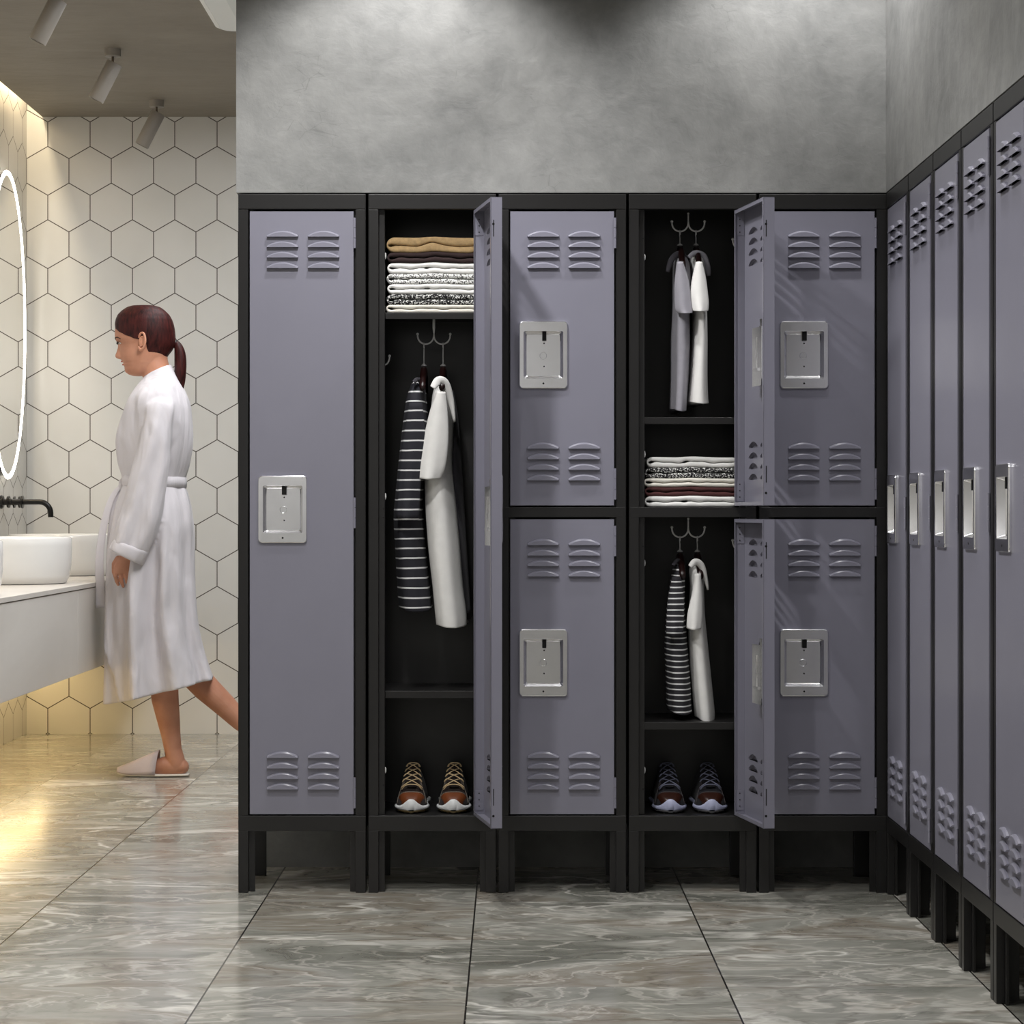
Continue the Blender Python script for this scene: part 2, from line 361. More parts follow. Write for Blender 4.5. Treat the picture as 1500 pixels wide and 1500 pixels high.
def make_door(hd, parent, hinge_z, handle_z, louver_rows):
    """door pivot at its outer right front edge; x runs 0 .. -DW"""
    mb = MB()
    cols = [(-(518.6 - 391) * S, -(518.6 - 437.2) * S), (-(518.6 - 451) * S, -(518.6 - 497.3) * S)]
    hx0 = -(518.6 - 386.0) * S + 0.001; hx1 = -(518.6 - 443.3) * S - 0.001
    hh = 69.0 * S; hc = handle_z
    xs = sorted([-DW, 0, hx0, hx1] + [c for p in cols for c in p])
    UP = 0.0155
    zs = sorted([0, hd, hc - hh / 2 + 0.001, hc + hh / 2 - 0.001] + [z for r in louver_rows for z in (r, r + UP)])
    def inhole(x, z):
        if hx0 < x < hx1 and abs(z - hc) < hh / 2 - 0.001: return 2
        for a, b in cols:
            if a < x < b:
                for r in louver_rows:
                    if r < z < r + UP: return 1
        return 0
    vid = {}
    vs = []; fs = []
    def V(x, z):
        k = (round(x, 6), round(z, 6))
        if k not in vid: vid[k] = len(vs); vs.append((x, 0, z))
        return vid[k]
    for i in range(len(xs) - 1):
        for j in range(len(zs) - 1):
            a, b, c, d = xs[i], xs[i + 1], zs[j], zs[j + 1]
            if b - a < 1e-6 or d - c < 1e-6: continue
            k = inhole((a + b) / 2, (c + d) / 2)
            if k == 0: fs.append((V(a, c), V(b, c), V(b, d), V(a, d)))
    mb.add(vs, fs)
    for a, b in cols:
        for r in louver_rows:
            arc = louver(mb, (a + b) / 2, r, b - a, UP)
            for (p, q) in zip(arc[:-1], arc[1:]):
                mb.add([(p[0], 0, p[1]), (q[0], 0, q[1]), (q[0], 0, r + UP), (p[0], 0, r + UP)], [(0, 1, 2, 3)])
    # pan flanges and return lips
    for (x0, x1, y0, y1, z0, z1) in ((-DW, -DW + .0012, 0, DT, 0, hd), (-.0012, 0, 0, DT, 0, hd), (-DW, 0, 0, DT, 0, .0012), (-DW, 0, 0, DT, hd - .0012, hd),
                                   (-DW, -DW + .012, DT - .0012, DT, .0012, hd - .0012), (-.007, 0, DT - .0012, DT, 0, hd),
                                   (-DW + .012, -.007, DT - .0012, DT, 0, .009), (-DW + .012, -.007, DT - .0012, DT, hd - .009, hd)):
        mb.box(x0, x1, y0, y1, z0, z1)
    # stiffener corner plates on the hinge flange, with rivets and slots
    mb.box(-.0026, -.0012, .003, DT - .003, .012, .062).box(-.0026, -.0012, .003, DT - .003, hd - .062, hd - .012)
    mb.cur = 1
    for zc in (.022, .038, .054, hd - .022, hd - .038, hd - .054):
        mb.cyl((-.0034, DT / 2, zc), (-.0024, DT / 2, zc), .0016, 8)
    for zc in (.075, hd - .075):
        mb.box(-DW - .0006, -DW + .001, DT - .0075, DT - .0055, zc - .02, zc + .02)
    for zc in (.03, hd - .03 - .035):
        mb.cyl((-DW - .0006, DT - .006, zc), (-DW + .001, DT - .006, zc), .003, 10)
    o = mb.build('door', [LAV, HOLE], parent, auto=24)
    # recessed chrome handle
    cxh = -(518.6 - 414.4) * S; pw = 71.6 * S; ph = 98.4 * S
    rw = 57.4 * S; rh = 69.0 * S
    h = MB(); L = []
    L.append(rrect(pw, ph, .010, 0.0004)); L.append(rrect(pw, ph, .010, -.0040)); L.append(rrect(pw - .0012, ph - .0012, .0095, -.0054)); L.append(rrect(pw - .0044, ph - .0044, .008, -.0062))
    L.append(rrect(rw + .001, rh + .001, .0042, -.0062)); L.append(rrect(rw, rh, .004, -.0056)); L.append(rrect(rw - .002, rh - .002, .004, -.002)); L.append(rrect(rw - .010, rh - .010, .004, .0105)); L.append(rrect(rw - .014, rh - .014, .004, .0125))
    n = len(L[0]); vs = [p for r in L for p in r]; fs = []
    for a in range(len(L) - 1):
        for i in range(n): j = (i + 1) % n; fs.append((a * n + i, a * n + j, (a + 1) * n + j, (a + 1) * n + i))
    k = (len(L) - 1) * n; fs.append(tuple(range(k, k + n)))
    h.add(vs, fs)
    # inner lock housing seen from behind
    h.box(-rw / 2 + .004, rw / 2 - .004, .0132, .0185, -rh / 2 + .004, rh / 2 - .004)
    h.box(-pw / 2 + .004, -pw / 2 + .03, .0186, .0215, -ph / 2 + .012, ph / 2 - .012)
    h.box(-pw / 2 + .012, pw / 2 - .03, .0186, .0225, -ph / 2 - .004, ph / 2 - .03)
    h.tube([(-.01, .0235, -.045), (-.008, .0245, .0), (-.012, .0235, .03)], .0016, 8)
    h.box(-.03, .012, .0225, .0265, -.052, -.045)
    # fine ring mark
    pts = [(0 + .0085 * math.cos(a), .0122, -.001 + .0085 * math.sin(a)) for a in [2 * PI * q / 24 for q in range(25)]]
    h.tube(pts, .0005, 5)
    h.cur = 1
    h.box(-.0035 + .001, .0075 - .001 + .001, -.0, .0122, rh / 2 - .0225, rh / 2 - .0005)
    h.cyl((.002, .0118, rh / 2 - .029), (.002, .0128, rh / 2 - .029), .0019, 10)
    h.cyl((.002, .0118, -.029 + .001), (.002, .0128, -.029 + .001), .0019, 10)
    h.cyl((0, -.0066, -ph / 2 + .0125), (0, -.0058, -ph / 2 + .0125), .0025, 12)
    h.build('handle', [CHR, HOLE], o, auto=14, loc=(cxh, 0, hc))
    for (z0, z1) in hinge_z:
        g = MB(); seg = (z1 - z0) / 3
        for k in range(3): g.cyl((.0016, -.0014, z0 + k * seg + .0005), (.0016, -.0014, z0 + (k + 1) * seg - .0005), .0031, 12)
        g.build('hinge', LAV, o, auto=40)
    return o
def make_locker(kind, label, loc, rotz=0, openers=(), shelves=(), group='row', hooks=(), inner=True):
    r = thing('locker', label, 'locker', loc, rotz, group)
    xp = 14.6 * S; xj = 23.5 * S; st = 0.016
    b = MB()
    b.box(0, .0015, 0, DEP, zz(1217), zz(284)).box(W - .0015, W, 0, DEP, zz(1217), zz(284))
    b.box(.0015, W - .0015, DEP - .0015, DEP, zz(1217), zz(284))
    b.box(.0015, W - .0015, 0, DEP, zz(284) - .0015, zz(284) - .0001)
    b.box(.0015, W - .0015, .003, DEP - .0015, zz(1196.2), zz(1195))
    body = b.build('body', BLK, r)
    f = MB()
    f.box(0, xp, 0, st, zz(1194.4), zz(306.9)); f.box(W - xp, W, 0, st, zz(1194.4), zz(306.9))
    f.box(xp - .004, xj, st, st + .012, zz(1194.4), zz(306)); f.box(W - xj, W - xp + .004, st, st + .012, zz(1194.4), zz(306))
    f.build('door_frame', BLK, r, bevel=.0008)
    MB().box(0, W, -.0004, .02, zz(306.4), zz(284)).build('top_rail', BLK, r, bevel=.0018)
    MB().box(0, W, -.0004, .02, zz(1217.6), zz(1194.6)).build('bottom_rail', BLK, r, bevel=.0018)
    if kind == 2:
        m = MB().box(xp * .1, W - xp * .1, -.0002, .02, zz(757.6), zz(743)).box(.0015, W - .0015, .02, DEP - .0015, zz(744.4), zz(743))
        m.build('middle_shelf', BLK, r, bevel=.0008)
    # legs: folded steel angle legs
    for (lx, s) in ((0, 1), (W, -1)):
        g = MB(); xa, xb = sorted((lx, lx + s * xp)); g.box(xa, xb, 0, .016, 0.001, zz(1217.4))
        xa, xb = sorted((lx + s * .002, lx + s * xj)); g.box(xa, xb, .016, .022, .001, zz(1217.4))
        g.box(*sorted((lx, lx + s * .002)), .016, .05, .001, zz(1217.4)); g.build('leg', BLK, r, bevel=.0006)
        g = MB(); xa, xb = sorted((lx + s * .0, lx + s * xj)); g.box(xa, xb, DEP - .022, DEP - .003, .001, zz(1217.4))
        g.build('leg', BLK, r, bevel=.0006)
    b = MB().box(xj, W - xj, .001 + .02, .0215 + .001, zz(1217), zz(1200)); b.build('inner_rail', BLK, r)
    if kind == 1: spec = [(309, 1193.2, [(319, 364), (728.5, 774), (1138.5, 1184)], 746)]
    else: spec = [(309, 741, [(319, 364), (686, 732)], 520), (760, 1193.2, [(770, 815), (1138.5, 1184)], 970.6)]
    for k, (yt, yb, hz_, hc) in enumerate(spec):
        z0 = zz(yb); rows = [zz(yt + 38.3 + 15.3 * q) - z0 for q in range(4)] + [zz(yb - 37.4 - 15.4 * q) - z0 for q in range(4)]
        d = make_door(zz(yt) - z0, r, [(zz(b_) - z0, zz(a_) - z0) for a_, b_ in hz_], zz(hc) - z0, rows)
        d.location = (uu(518.6), -.0015, z0)
        if k in openers: d.rotation_euler = (0, 0, math.radians(100))
    for (y0, y1, wide) in shelves:
        x0 = xp + .0004 if wide else xj + .0004
        MB().box(x0, W - x0, .0285 if not wide else .0165, .034, zz(y1), zz(y0)).box(.0018, W - .0018, .034, DEP - .002, zz(y0 + 1.2), zz(y0)).build('shelf', BLK, r, bevel=.0006)
    if openers:
        for zy in ((373, 727, 1130) if kind == 1 else (375, 665, 825, 1130)):
            MB().ball((xj + .0004, .0285, zz(zy)), .0066, sc=(.42, .3, 1.25)).build('bumper', RUB, r, smooth=True)
        for zy in (1151, 758, 745) if kind == 1 else (348, 721, 800, 1157):
            MB().ball((xj - .0035, .0158, zz(zy)), .0022, sc=(1, .3, 1)).build('screw_hole', HOLE, r)
    return r
LN = [349 + 190.75 * k for k in range(5)]
def LX0(k): return (LN[k] - CX) * S
G1 = 'lockers in the row facing the camera'; G2 = 'tall single-door lockers along the right wall'
lk1 = make_locker(1, 'tall closed single-door lavender locker, leftmost of the facing row beside the tiled washroom', (LX0(0), 0, 0), group=G1)
lk2 = make_locker(1, 'tall lavender locker with one long open door, brown sneakers inside', (LX0(1), 0, 0), openers=(0,), shelves=((456.6, 465.8, False), (1013.4, 1024, False)), group=G1)
lk3 = make_locker(2, 'closed two-door lavender locker standing between the two open lockers', (LX0(2), 0, 0), group=G1)
lk4 = make_locker(2, 'two-tier lavender locker with both upper and lower doors open', (LX0(3), 0, 0), openers=(0, 1), shelves=((611, 620.6, True), (1059, 1069.6, True)), group=G1)
lk5 = make_locker(2, 'closed two-door lavender locker in the corner, rightmost of the facing row', (LX0(4), 0, 0), group=G1)
rl = ['tall lavender locker on the right wall, farthest of its row, tight in the corner', 'tall lavender locker on the right wall, second from the corner', 'tall lavender locker on the right wall, middle of the five in view',
      'tall lavender locker on the right wall, second nearest to the camera', 'tall lavender right-wall locker nearest the camera, cut by the right edge of the photo']
rl0 = make_locker(1, rl[0], (XR, -0.004, 0), rotz=-PI / 2, group=G2)
for k in range(1, 5):
    c = copy_tree(rl0); c.location = (XR, -0.004 - k * PITCH, 0); c['label'] = rl[k]

# prong hooks (fixed parts of the open lockers)
def prong_hook(parent, k, ytop, ytip, ybot, ball_top, Y=.15):
    def L(x, y): p = P(x, y, Y); return Vector((p.x - LX0(k), Y, p.z))
    cx = 635.6 if k == 1 else 1008.2
    m = MB(); ctr = L(cx, ybot - 15); 
    m.tube([L(cx, ytop), L(cx, ytop + 14), L(cx, ybot - 15)], [.0038 if not ball_top else .002, .0038 if not ball_top else .002, .002], 10)
    if ball_top: m.ball(L(cx, ytop), .003)
    zt = L(cx, ytip).z; zb = L(cx, ybot).z; r = 24 * S * 1.0255
    for s in (-1, 1):
        pts = []
        for q in range(17):
            a = PI * q / 16
            zc = ctr.z + (zt - ctr.z) * (q / 16)
            pts.append((ctr.x + s * (r / 2 - r / 2 * math.cos(a)), Y, zc - (zc - zb) * math.sin(a) ** 0.8))
        m.tube(pts, .0022, 8); m.ball(pts[-1], .0036)
    m.build('prong_hook', WIRE, parent, smooth=True)
prong_hook(lk2, 1, 466, 489.5, 504, False)
prong_hook(lk4, 3, 313, 324.5, 339, True)
prong_hook(lk4, 3, 760, 772.5, 787, True)
def side_hook(parent, k, x, ytip, s):
    m = MB(); Y = .12; pts = []
    p = P(x, ytip, Y); x0 = p.x - LX0(k)
    for q in range(9):
        a = PI / 2 * q / 8
        pts.append((x0 + s * .012 * (1 - math.cos(a)) , Y, p.z - .022 * math.sin(a)))
    pts.append((pts[-1][0] + s * .02, Y, pts[-1][2] - .002))
    m.tube(pts, .0021, 8).ball(pts[0], .0036); m.build('side_hook', WIRE, parent, smooth=True)
side_hook(lk2, 1, 570.6, 521.5, -1); side_hook(lk4, 3, 1073.4, 350.5, 1); side_hook(lk4, 3, 1073.2, 791.5, 1)

# ------------------------------------------------------------------ folded clothes
def bumpw(x, xc):    # shared swell of a stack
    return .0042 * math.exp(-((x - xc) / .03) ** 2) + .0012 * math.sin((x - xc) * 55)
def stack(k, x0p, x1p, zlist, items, wamp, group):
    for i, (mat, label, kind, inset) in enumerate(items):
        zb, zt = zlist[i], zlist[i + 1]; ab, at = wamp[i], wamp[i + 1]
        x0 = (x0p + inset - CX) * S; x1 = (x1p - CX) * S + .012; xc = (x0 + x1) / 2 - .004
        rr = random.Random(i * 5 + k); ph = rr.uniform(0, 6); m = MB()
        N = 56; Lh = (zt - zb) / 2; zm = (zb + zt) / 2
        def prof(x, a, z): return z + a * bumpw(x, xc)
        def endf(x):
            r = Lh * 1.1; d = min(x - x0, x1 - x)
            return math.sqrt(max(0.0, 1 - (1 - d / r) ** 2)) if d < r else 1
        def mid(x): return zm + (ab + at) / 2 * bumpw(x, xc)
        g0 = .0008; thick = kind
        def inner(x):
            wv = (.0011 * math.sin((x - x0) * 70 + ph) + .0009 * math.sin((x - x0) * 150 + ph * 2)) if mat is not TAN else (.0062 * math.exp(-((x - xc) / .022) ** 2) - .0022 + .001 * math.sin(x * 60))
            gl = g0 + .0024 * math.exp(-((x - x0 - .012) / .008) ** 2) + (.0022 * math.exp(-((x - xc + .012) / .007) ** 2) if kind else 0)
            return wv, gl
        outer = []; inn = []
        xi0 = x0 + .0055; xi1 = x1 - .006
        for s in (1, -1):
            for q in range(N + 1):
                u = q / N if s == 1 else 1 - q / N
                uu_ = .5 - .5 * math.cos(PI * u) if True else u
                x = x0 + (x1 - x0) * uu_; e = endf(x); mz = mid(x)
                full = prof(x, at, zt) if s == 1 else prof(x, ab, zb)
                outer.append((x, mz + (full - mz) * e * .985))
                xx = xi0 + (xi1 - xi0) * uu_; wv, gl = inner(xx); mz2 = mid(xx)
                inn.append((xx, mz2 + wv + s * gl))
        yf = .040 + rr.uniform(0, .004); yb = .272
        R = []
        mids = [((a[0] + b[0]) / 2, (a[1] + b[1]) / 2) for a, b in zip(outer, inn)]
        def sh(a, b, t): return (a[0] + (b[0] - a[0]) * t, a[1] + (b[1] - a[1]) * t)
        for (seq, y) in (([sh(a, b, 0) for a, b in zip(outer, inn)], yb), ([sh(a, b, 0) for a, b in zip(outer, inn)], yf + .004), ([sh(a, b, .10) for a, b in zip(outer, inn)], yf + .0015),
                         ([sh(a, b, .3) for a, b in zip(outer, inn)], yf), ([sh(a, b, .7) for a, b in zip(outer, inn)], yf), ([sh(a, b, .93) for a, b in zip(outer, inn)], yf + .002), (inn, yf + .005), (inn, yb)):
            R.append([(p[0], y, p[1]) for p in seq])
        m.loft(R, cap=False); n = len(R[0]); m.add(R[0], [tuple(range(n))])
        tag(m.build('folded_garment', mat, auto=50), label, 'folded clothes', group)
zA = [zz(456.4) + .0002 + a for a in (0, .0195, .047, .0715, .0955, .1225, .150, .1895)]
zA = [zz(y) + .0004 for y in (456.4, 444.3, 428.6, 414, 398.8, 382.8, 367.6, 345.2)]
stack(1, 563.8, 694, zA, [(CREAM, 'cream folded garment at the bottom of the upper locker stack, on the shelf', 0, 0),
    (SPKD, 'dark speckled folded garment second from the bottom of the upper locker stack', 0, 1),
    (WCOT, 'white folded garment directly above the dark speckled one in the high stack', 1, 2),
    (SPKL, 'light grey speckled folded knit between two white garments in the high stack', 0, 1),
    (WCOT, 'white folded garment directly under the dark maroon one in the high stack', 1, 2),
    (MAR, 'dark maroon folded garment just under the tan one', 0, 2),
    (TAN, 'tan folded garment on top of the high stack', 0, 1)], (0, .1, .35, .45, .5, .6, .75, .5), 'folded clothes on the top shelf of the tall open locker')
zB = [zz(y) + .0004 for y in (742.8, 727.3, 713.2, 700.4, 684.8, 669.4)]
stack(3, 944.5, 1076, zB, [(WCOT, 'white folded garment at the bottom of the low stack, on the mid floor', 1, 1),
    (MAR2, 'maroon folded garment second from the bottom of the low stack', 0, 1),
    (CREAM, 'cream folded garment in the middle of the low stack, above the maroon one', 0, 0),
    (SPKD, 'dark speckled folded garment just under the topmost white one of the low stack', 0, 1),
    (WCOT, 'white folded garment on top of the low stack', 1, 4)], (0, .5, .4, .35, .4, .5), 'folded clothes on the middle floor of the two-tier open locker')

# ------------------------------------------------------------------ hangers and hanging clothes
def hanger(x, yhook, ycap, ytop, label, group, tilt=0):
    r = thing('clothes_hanger', label, 'hanger', P(x, ycap, .15), 0, group); o = r.location.copy()
    m = MB(); top = P(x, yhook, .15) - o; pts = []
    for q in range(13):
        a = math.radians(-40 + 220 * q / 12); pts.append((top.x, .009 * math.cos(a), top.z - .006 + .009 * math.sin(a)))
    pts = pts[::-1]; pts = [Vector(p) for p in pts]; pts.reverse()
    pts2 = [Vector((0, 0, 0)), Vector((top.x * .5, 0, top.z * .45))] + [Vector((top.x, .009 * math.cos(math.radians(a)), top.z - .0065 + .009 * math.sin(math.radians(a)))) for a in (-70, -30, 10, 50, 90, 130, 170, 200)]
    m.tube(catmull(pts2, 3), .0014, 8); m.build('wire_hook', WIRE, r, smooth=True)
    MB().lathe((0, 0, -.004), [(.007, 0), (.0075, .001), (.006, .003), (.002, .006), (.0015, .01)], 16).build('neck_cap', WIRE, r, smooth=True)
    zt = -.004; w_ = MB(); rings = []
    for q in range(-10, 11):
        u = q / 10; zc = -.018 - .006 * abs(u) ** 1.2 - .04 * abs(u) ** 1.8; hh = .014 * (1 - .35 * abs(u)); hw = .0095 * (1 - .2 * abs(u))
        if q == 0: zc = -.02; hh = .016
        rings.append([(hw * math.cos(a) * (1 if True else 1), u * .1, zc + hh * math.sin(a)) for a in [2 * PI * j / 12 for j in range(12)]])
    w_.loft(rings); w_.build('wooden_arms', WOOD, r, smooth=True)
    return r
def garment(name, mat, lv, label, cat, group, Yc=.15, hy=.1, folds=(5, .002), parts=(), sub=0, n=48, lean=0):
    """lv: rows (y px, x left px, x right px, half depth) of the narrow side of a garment hung edge-on"""
    m = MB(); rings = []
    rows = [Vector((a[0], a[1], a[2])) for a in lv]; hs = [a[3] for a in lv]
    sm = catmull(rows, 5)
    for i, v in enumerate(sm):
        f = i / 5; k = min(int(f), len(hs) - 2); t = f - k; hd = hs[k] * (1 - t) + hs[k + 1] * t
        a = P(v[1], v[0], .12); b = P(v[2], v[0], .12); cx = (a.x + b.x) / 2; hw = (b.x - a.x) / 2; z = a.z
        prog = i / (len(sm) - 1); ring = []
        for j in range(n):
            th = 2 * PI * j / n; ce, se = math.cos(th), math.sin(th)
            mod = 1 + folds[1] / max(hw, .008) * prog * math.cos(folds[0] * th + 1.3 + prog * 1.5)
            sx = math.copysign(abs(ce) ** .8, ce) * hw * mod; sy = math.copysign(abs(se) ** .9, se) * hd
            ring.append((cx + sx + lean * sy, Yc + sy, z + .004 * prog * math.sin(2 * th + 1)))
        rings.append(ring)
    m.loft(rings)
    r = thing(name, label, cat, (0, 0, 0), 0, group)
    m.build('body_fabric', mat, r, smooth=True)
    for p in parts: p(r)
    return r
def sleeve(mat, rows, hy=.028, Y=.05, name='sleeve', thick=.0012, openend=True):
    def f(parent):
        m = MB(); sm = catmull([Vector(a[:3]) for a in rows], 5); rings = []; n = 32
        slant = rows[0][3] if len(rows[0]) > 3 else 0
        for i, v in enumerate(sm):
            prog = i / (len(sm) - 1); a = P(v[1], v[0], Y); b = P(v[2], v[0], Y); cx = (a.x + b.x) / 2; hw = (b.x - a.x) / 2; ring = []
            for j in range(n):
                th = 2 * PI * j / n; mod = 1 + .10 * prog * math.cos(4 * th + .6)
                ring.append((cx + hw * math.cos(th) * mod, Y + hy * (.5 + .5 * prog) * math.sin(th) * mod, a.z + slant * prog * math.cos(th) * .004 + .004 * prog * math.sin(th)))
            rings.append(ring)
        m.loft(rings, cap=False)
        m.build(name, mat, parent, smooth=True, solid=.0018)
    return f
def collar(mat, rows, hy=.03, Y=.09, name='collar', w=.006):
    """a folded collar band: rows = polyline (x,y px) in the front view with a band width"""
    def f(parent):
        m = MB(); pts = catmull([Vector((a[0], a[1], a[2])) for a in rows], 5); rings = []
        for i, v in enumerate(pts):
            p = P(v[0], v[1], Y + hy * (i / (len(pts) - 1) - .5)); q = v[2] * S
            nx = pts[min(i + 1, len(pts) - 1)] - pts[max(i - 1, 0)]; t = Vector((nx[0], -nx[1])).normalized(); nn = Vector((-t.y, t.x))
            rings.append([(p.x + nn.x * q * c_ + 0, p.y + w * s_, p.z + nn.y * q * c_) for c_, s_ in [(math.cos(2 * PI * j / 14), math.sin(2 * PI * j / 14)) for j in range(14)]])
        m.loft(rings); m.build(name, mat, parent, smooth=True)
    return f
STR1 = striped('navy_striped_jersey', rgb(34, 34, 42), rgb(228, 228, 228), 14.25 * S * 1.02, .16, zz(893) % .0248)
STR2 = striped('fine_striped_jersey', rgb(38, 37, 42), rgb(224, 224, 224), 8.25 * S * 1.02, .24, 0)
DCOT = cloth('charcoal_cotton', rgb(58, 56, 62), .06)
GH = 'hangers on the prong hooks'
hanger(621, 504, 534, 0, 'dark wooden hanger on the left prong of the tall open locker', GH)
hanger(649, 504, 534, 0, 'dark wooden hanger on the right prong of the tall open locker', GH)
hanger(996, 339, 357.5, 0, 'dark hanger on the left prong in the upper compartment of the two-tier open locker', GH)
hanger(1019.5, 339, 357.5, 0, 'dark hanger on the right prong in the upper compartment of the two-tier open locker', GH)
hanger(996, 787, 806, 0, 'dark hanger on the left prong in the lower compartment of the two-tier open locker', GH)
hanger(1021.5, 787, 806, 0, 'dark hanger on the right prong in the lower compartment of the two-tier open locker', GH)
garment('striped_shirt', STR1, [(557, 606, 617, .03), (568, 600, 622, .07), (592, 594, 625, .095), (650, 587, 628, .1), (720, 580, 620, .1), (760, 577, 620, .1), (820, 580, 625, .1), (870, 583, 631, .1), (893, 585, 633, .1)],
    'dark striped shirt with thin white lines hanging in the tall open locker', 'shirt', 'clothes hanging in the open lockers', lean=.02,
    parts=(sleeve(STR1, [(590, 600, 618), (640, 592, 622), (700, 586, 616), (760, 582, 612)], .02, .045), collar(DCOT, [(606, 560, 3), (612, 556, 3.5), (618, 562, 3.5), (621, 580, 3), (620, 600, 2.5)], .05, .09)))
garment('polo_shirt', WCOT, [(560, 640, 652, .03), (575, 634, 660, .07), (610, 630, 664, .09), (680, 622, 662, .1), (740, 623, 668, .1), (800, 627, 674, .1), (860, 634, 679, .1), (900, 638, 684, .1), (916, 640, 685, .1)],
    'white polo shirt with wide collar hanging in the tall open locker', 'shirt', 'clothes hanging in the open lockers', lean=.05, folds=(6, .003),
    parts=(sleeve(DCOT, [(572, 648, 664), (620, 652, 672), (700, 656, 677), (800, 663, 683), (905, 668, 689)], .07, .21, 'dark_rear_panel'), sleeve(WCOT, [(574, 640, 652), (600, 631, 655), (640, 622, 656), (680, 615, 652), (700, 614, 645)], .026, .045), collar(WCOT, [(634, 568, 4.5), (642, 558, 6.5), (652, 562, 6.5), (660, 585, 5), (666, 618, 2)], .05, .06)))  # includes a charcoal panel at the right rear of the white polo
garment('t_shirt', GCOT, [(372, 990, 1004, .03), (385, 987, 1010, .07), (410, 986, 1012, .09), (450, 986, 1010, .1), (500, 984, 1010, .1), (550, 984, 1008, .1), (590, 983, 1005, .1), (602, 983, 1004, .1)],
    'grey t-shirt hanging in the upper compartment of the two-tier open locker', 'shirt', 'clothes hanging in the open lockers', folds=(5, .003),
    parts=(sleeve(GCOT, [(384, 992, 1000), (410, 989, 1008), (435, 989, 1011), (452, 990, 1013), (458, 993, 1013)], .024, .045), collar(DCOT, [(978, 398, 3), (984, 380, 4.5), (996, 372, 5), (1006, 380, 4)], .05, .1)))
garment('t_shirt', WCOT, [(370, 1016, 1028, .03), (382, 1012, 1032, .07), (410, 1015, 1034, .09), (450, 1017, 1035, .1), (500, 1014, 1036, .1), (550, 1010, 1036, .1), (580, 1007, 1037, .1), (591, 1006, 1038, .1)],
    'white t-shirt hanging to the right of the grey t-shirt', 'shirt', 'clothes hanging in the open lockers', folds=(4, .002),
    parts=(sleeve(WCOT, [(384, 1020, 1028), (405, 1015, 1033), (430, 1012, 1036), (445, 1013, 1037), (455, 1015, 1036)], .024, .045), collar(GCOT, [(1009, 377, 3), (1018, 371, 4.5), (1030, 375, 5), (1036, 392, 5), (1038, 404, 3)], .05, .1)))
garment('striped_shirt', STR2, [(823, 990, 998, .03), (832, 987, 1003, .07), (860, 982, 1004, .09), (900, 977, 1004, .1), (950, 975, 1008, .1), (1000, 977, 1012, .1), (1030, 978, 1013, .1), (1042, 980, 1014, .1)],
    'dark shirt with closely spaced white stripes in the lower compartment of the two-tier open locker', 'shirt', 'clothes hanging in the open lockers', lean=.03,
    parts=(sleeve(STR2, [(845, 985, 997), (880, 979, 1001), (930, 977, 999)], .018, .045), collar(DCOT, [(986, 828, 2.5), (992, 821, 3), (998, 826, 3), (1001, 845, 2.5)], .04, .1)))
garment('polo_shirt', WCOT, [(825, 1015, 1026, .03), (835, 1011, 1031, .07), (860, 1012, 1032, .09), (900, 1010, 1033, .1), (950, 1010, 1038, .1), (1000, 1014, 1043, .1), (1040, 1018, 1047, .1), (1052, 1020, 1047, .1)],
    'white polo shirt in the lower compartment of the two-tier open locker', 'shirt', 'clothes hanging in the open lockers', lean=.03, folds=(5, .002),
    parts=(sleeve(WCOT, [(840, 1018, 1026), (870, 1014, 1028), (900, 1008, 1028), (920, 1007, 1026)], .02, .045), collar(WCOT, [(1011, 830, 3.5), (1018, 823, 5), (1027, 828, 5), (1033, 845, 3.5), (1037, 864, 1.5)], .04, .06)))

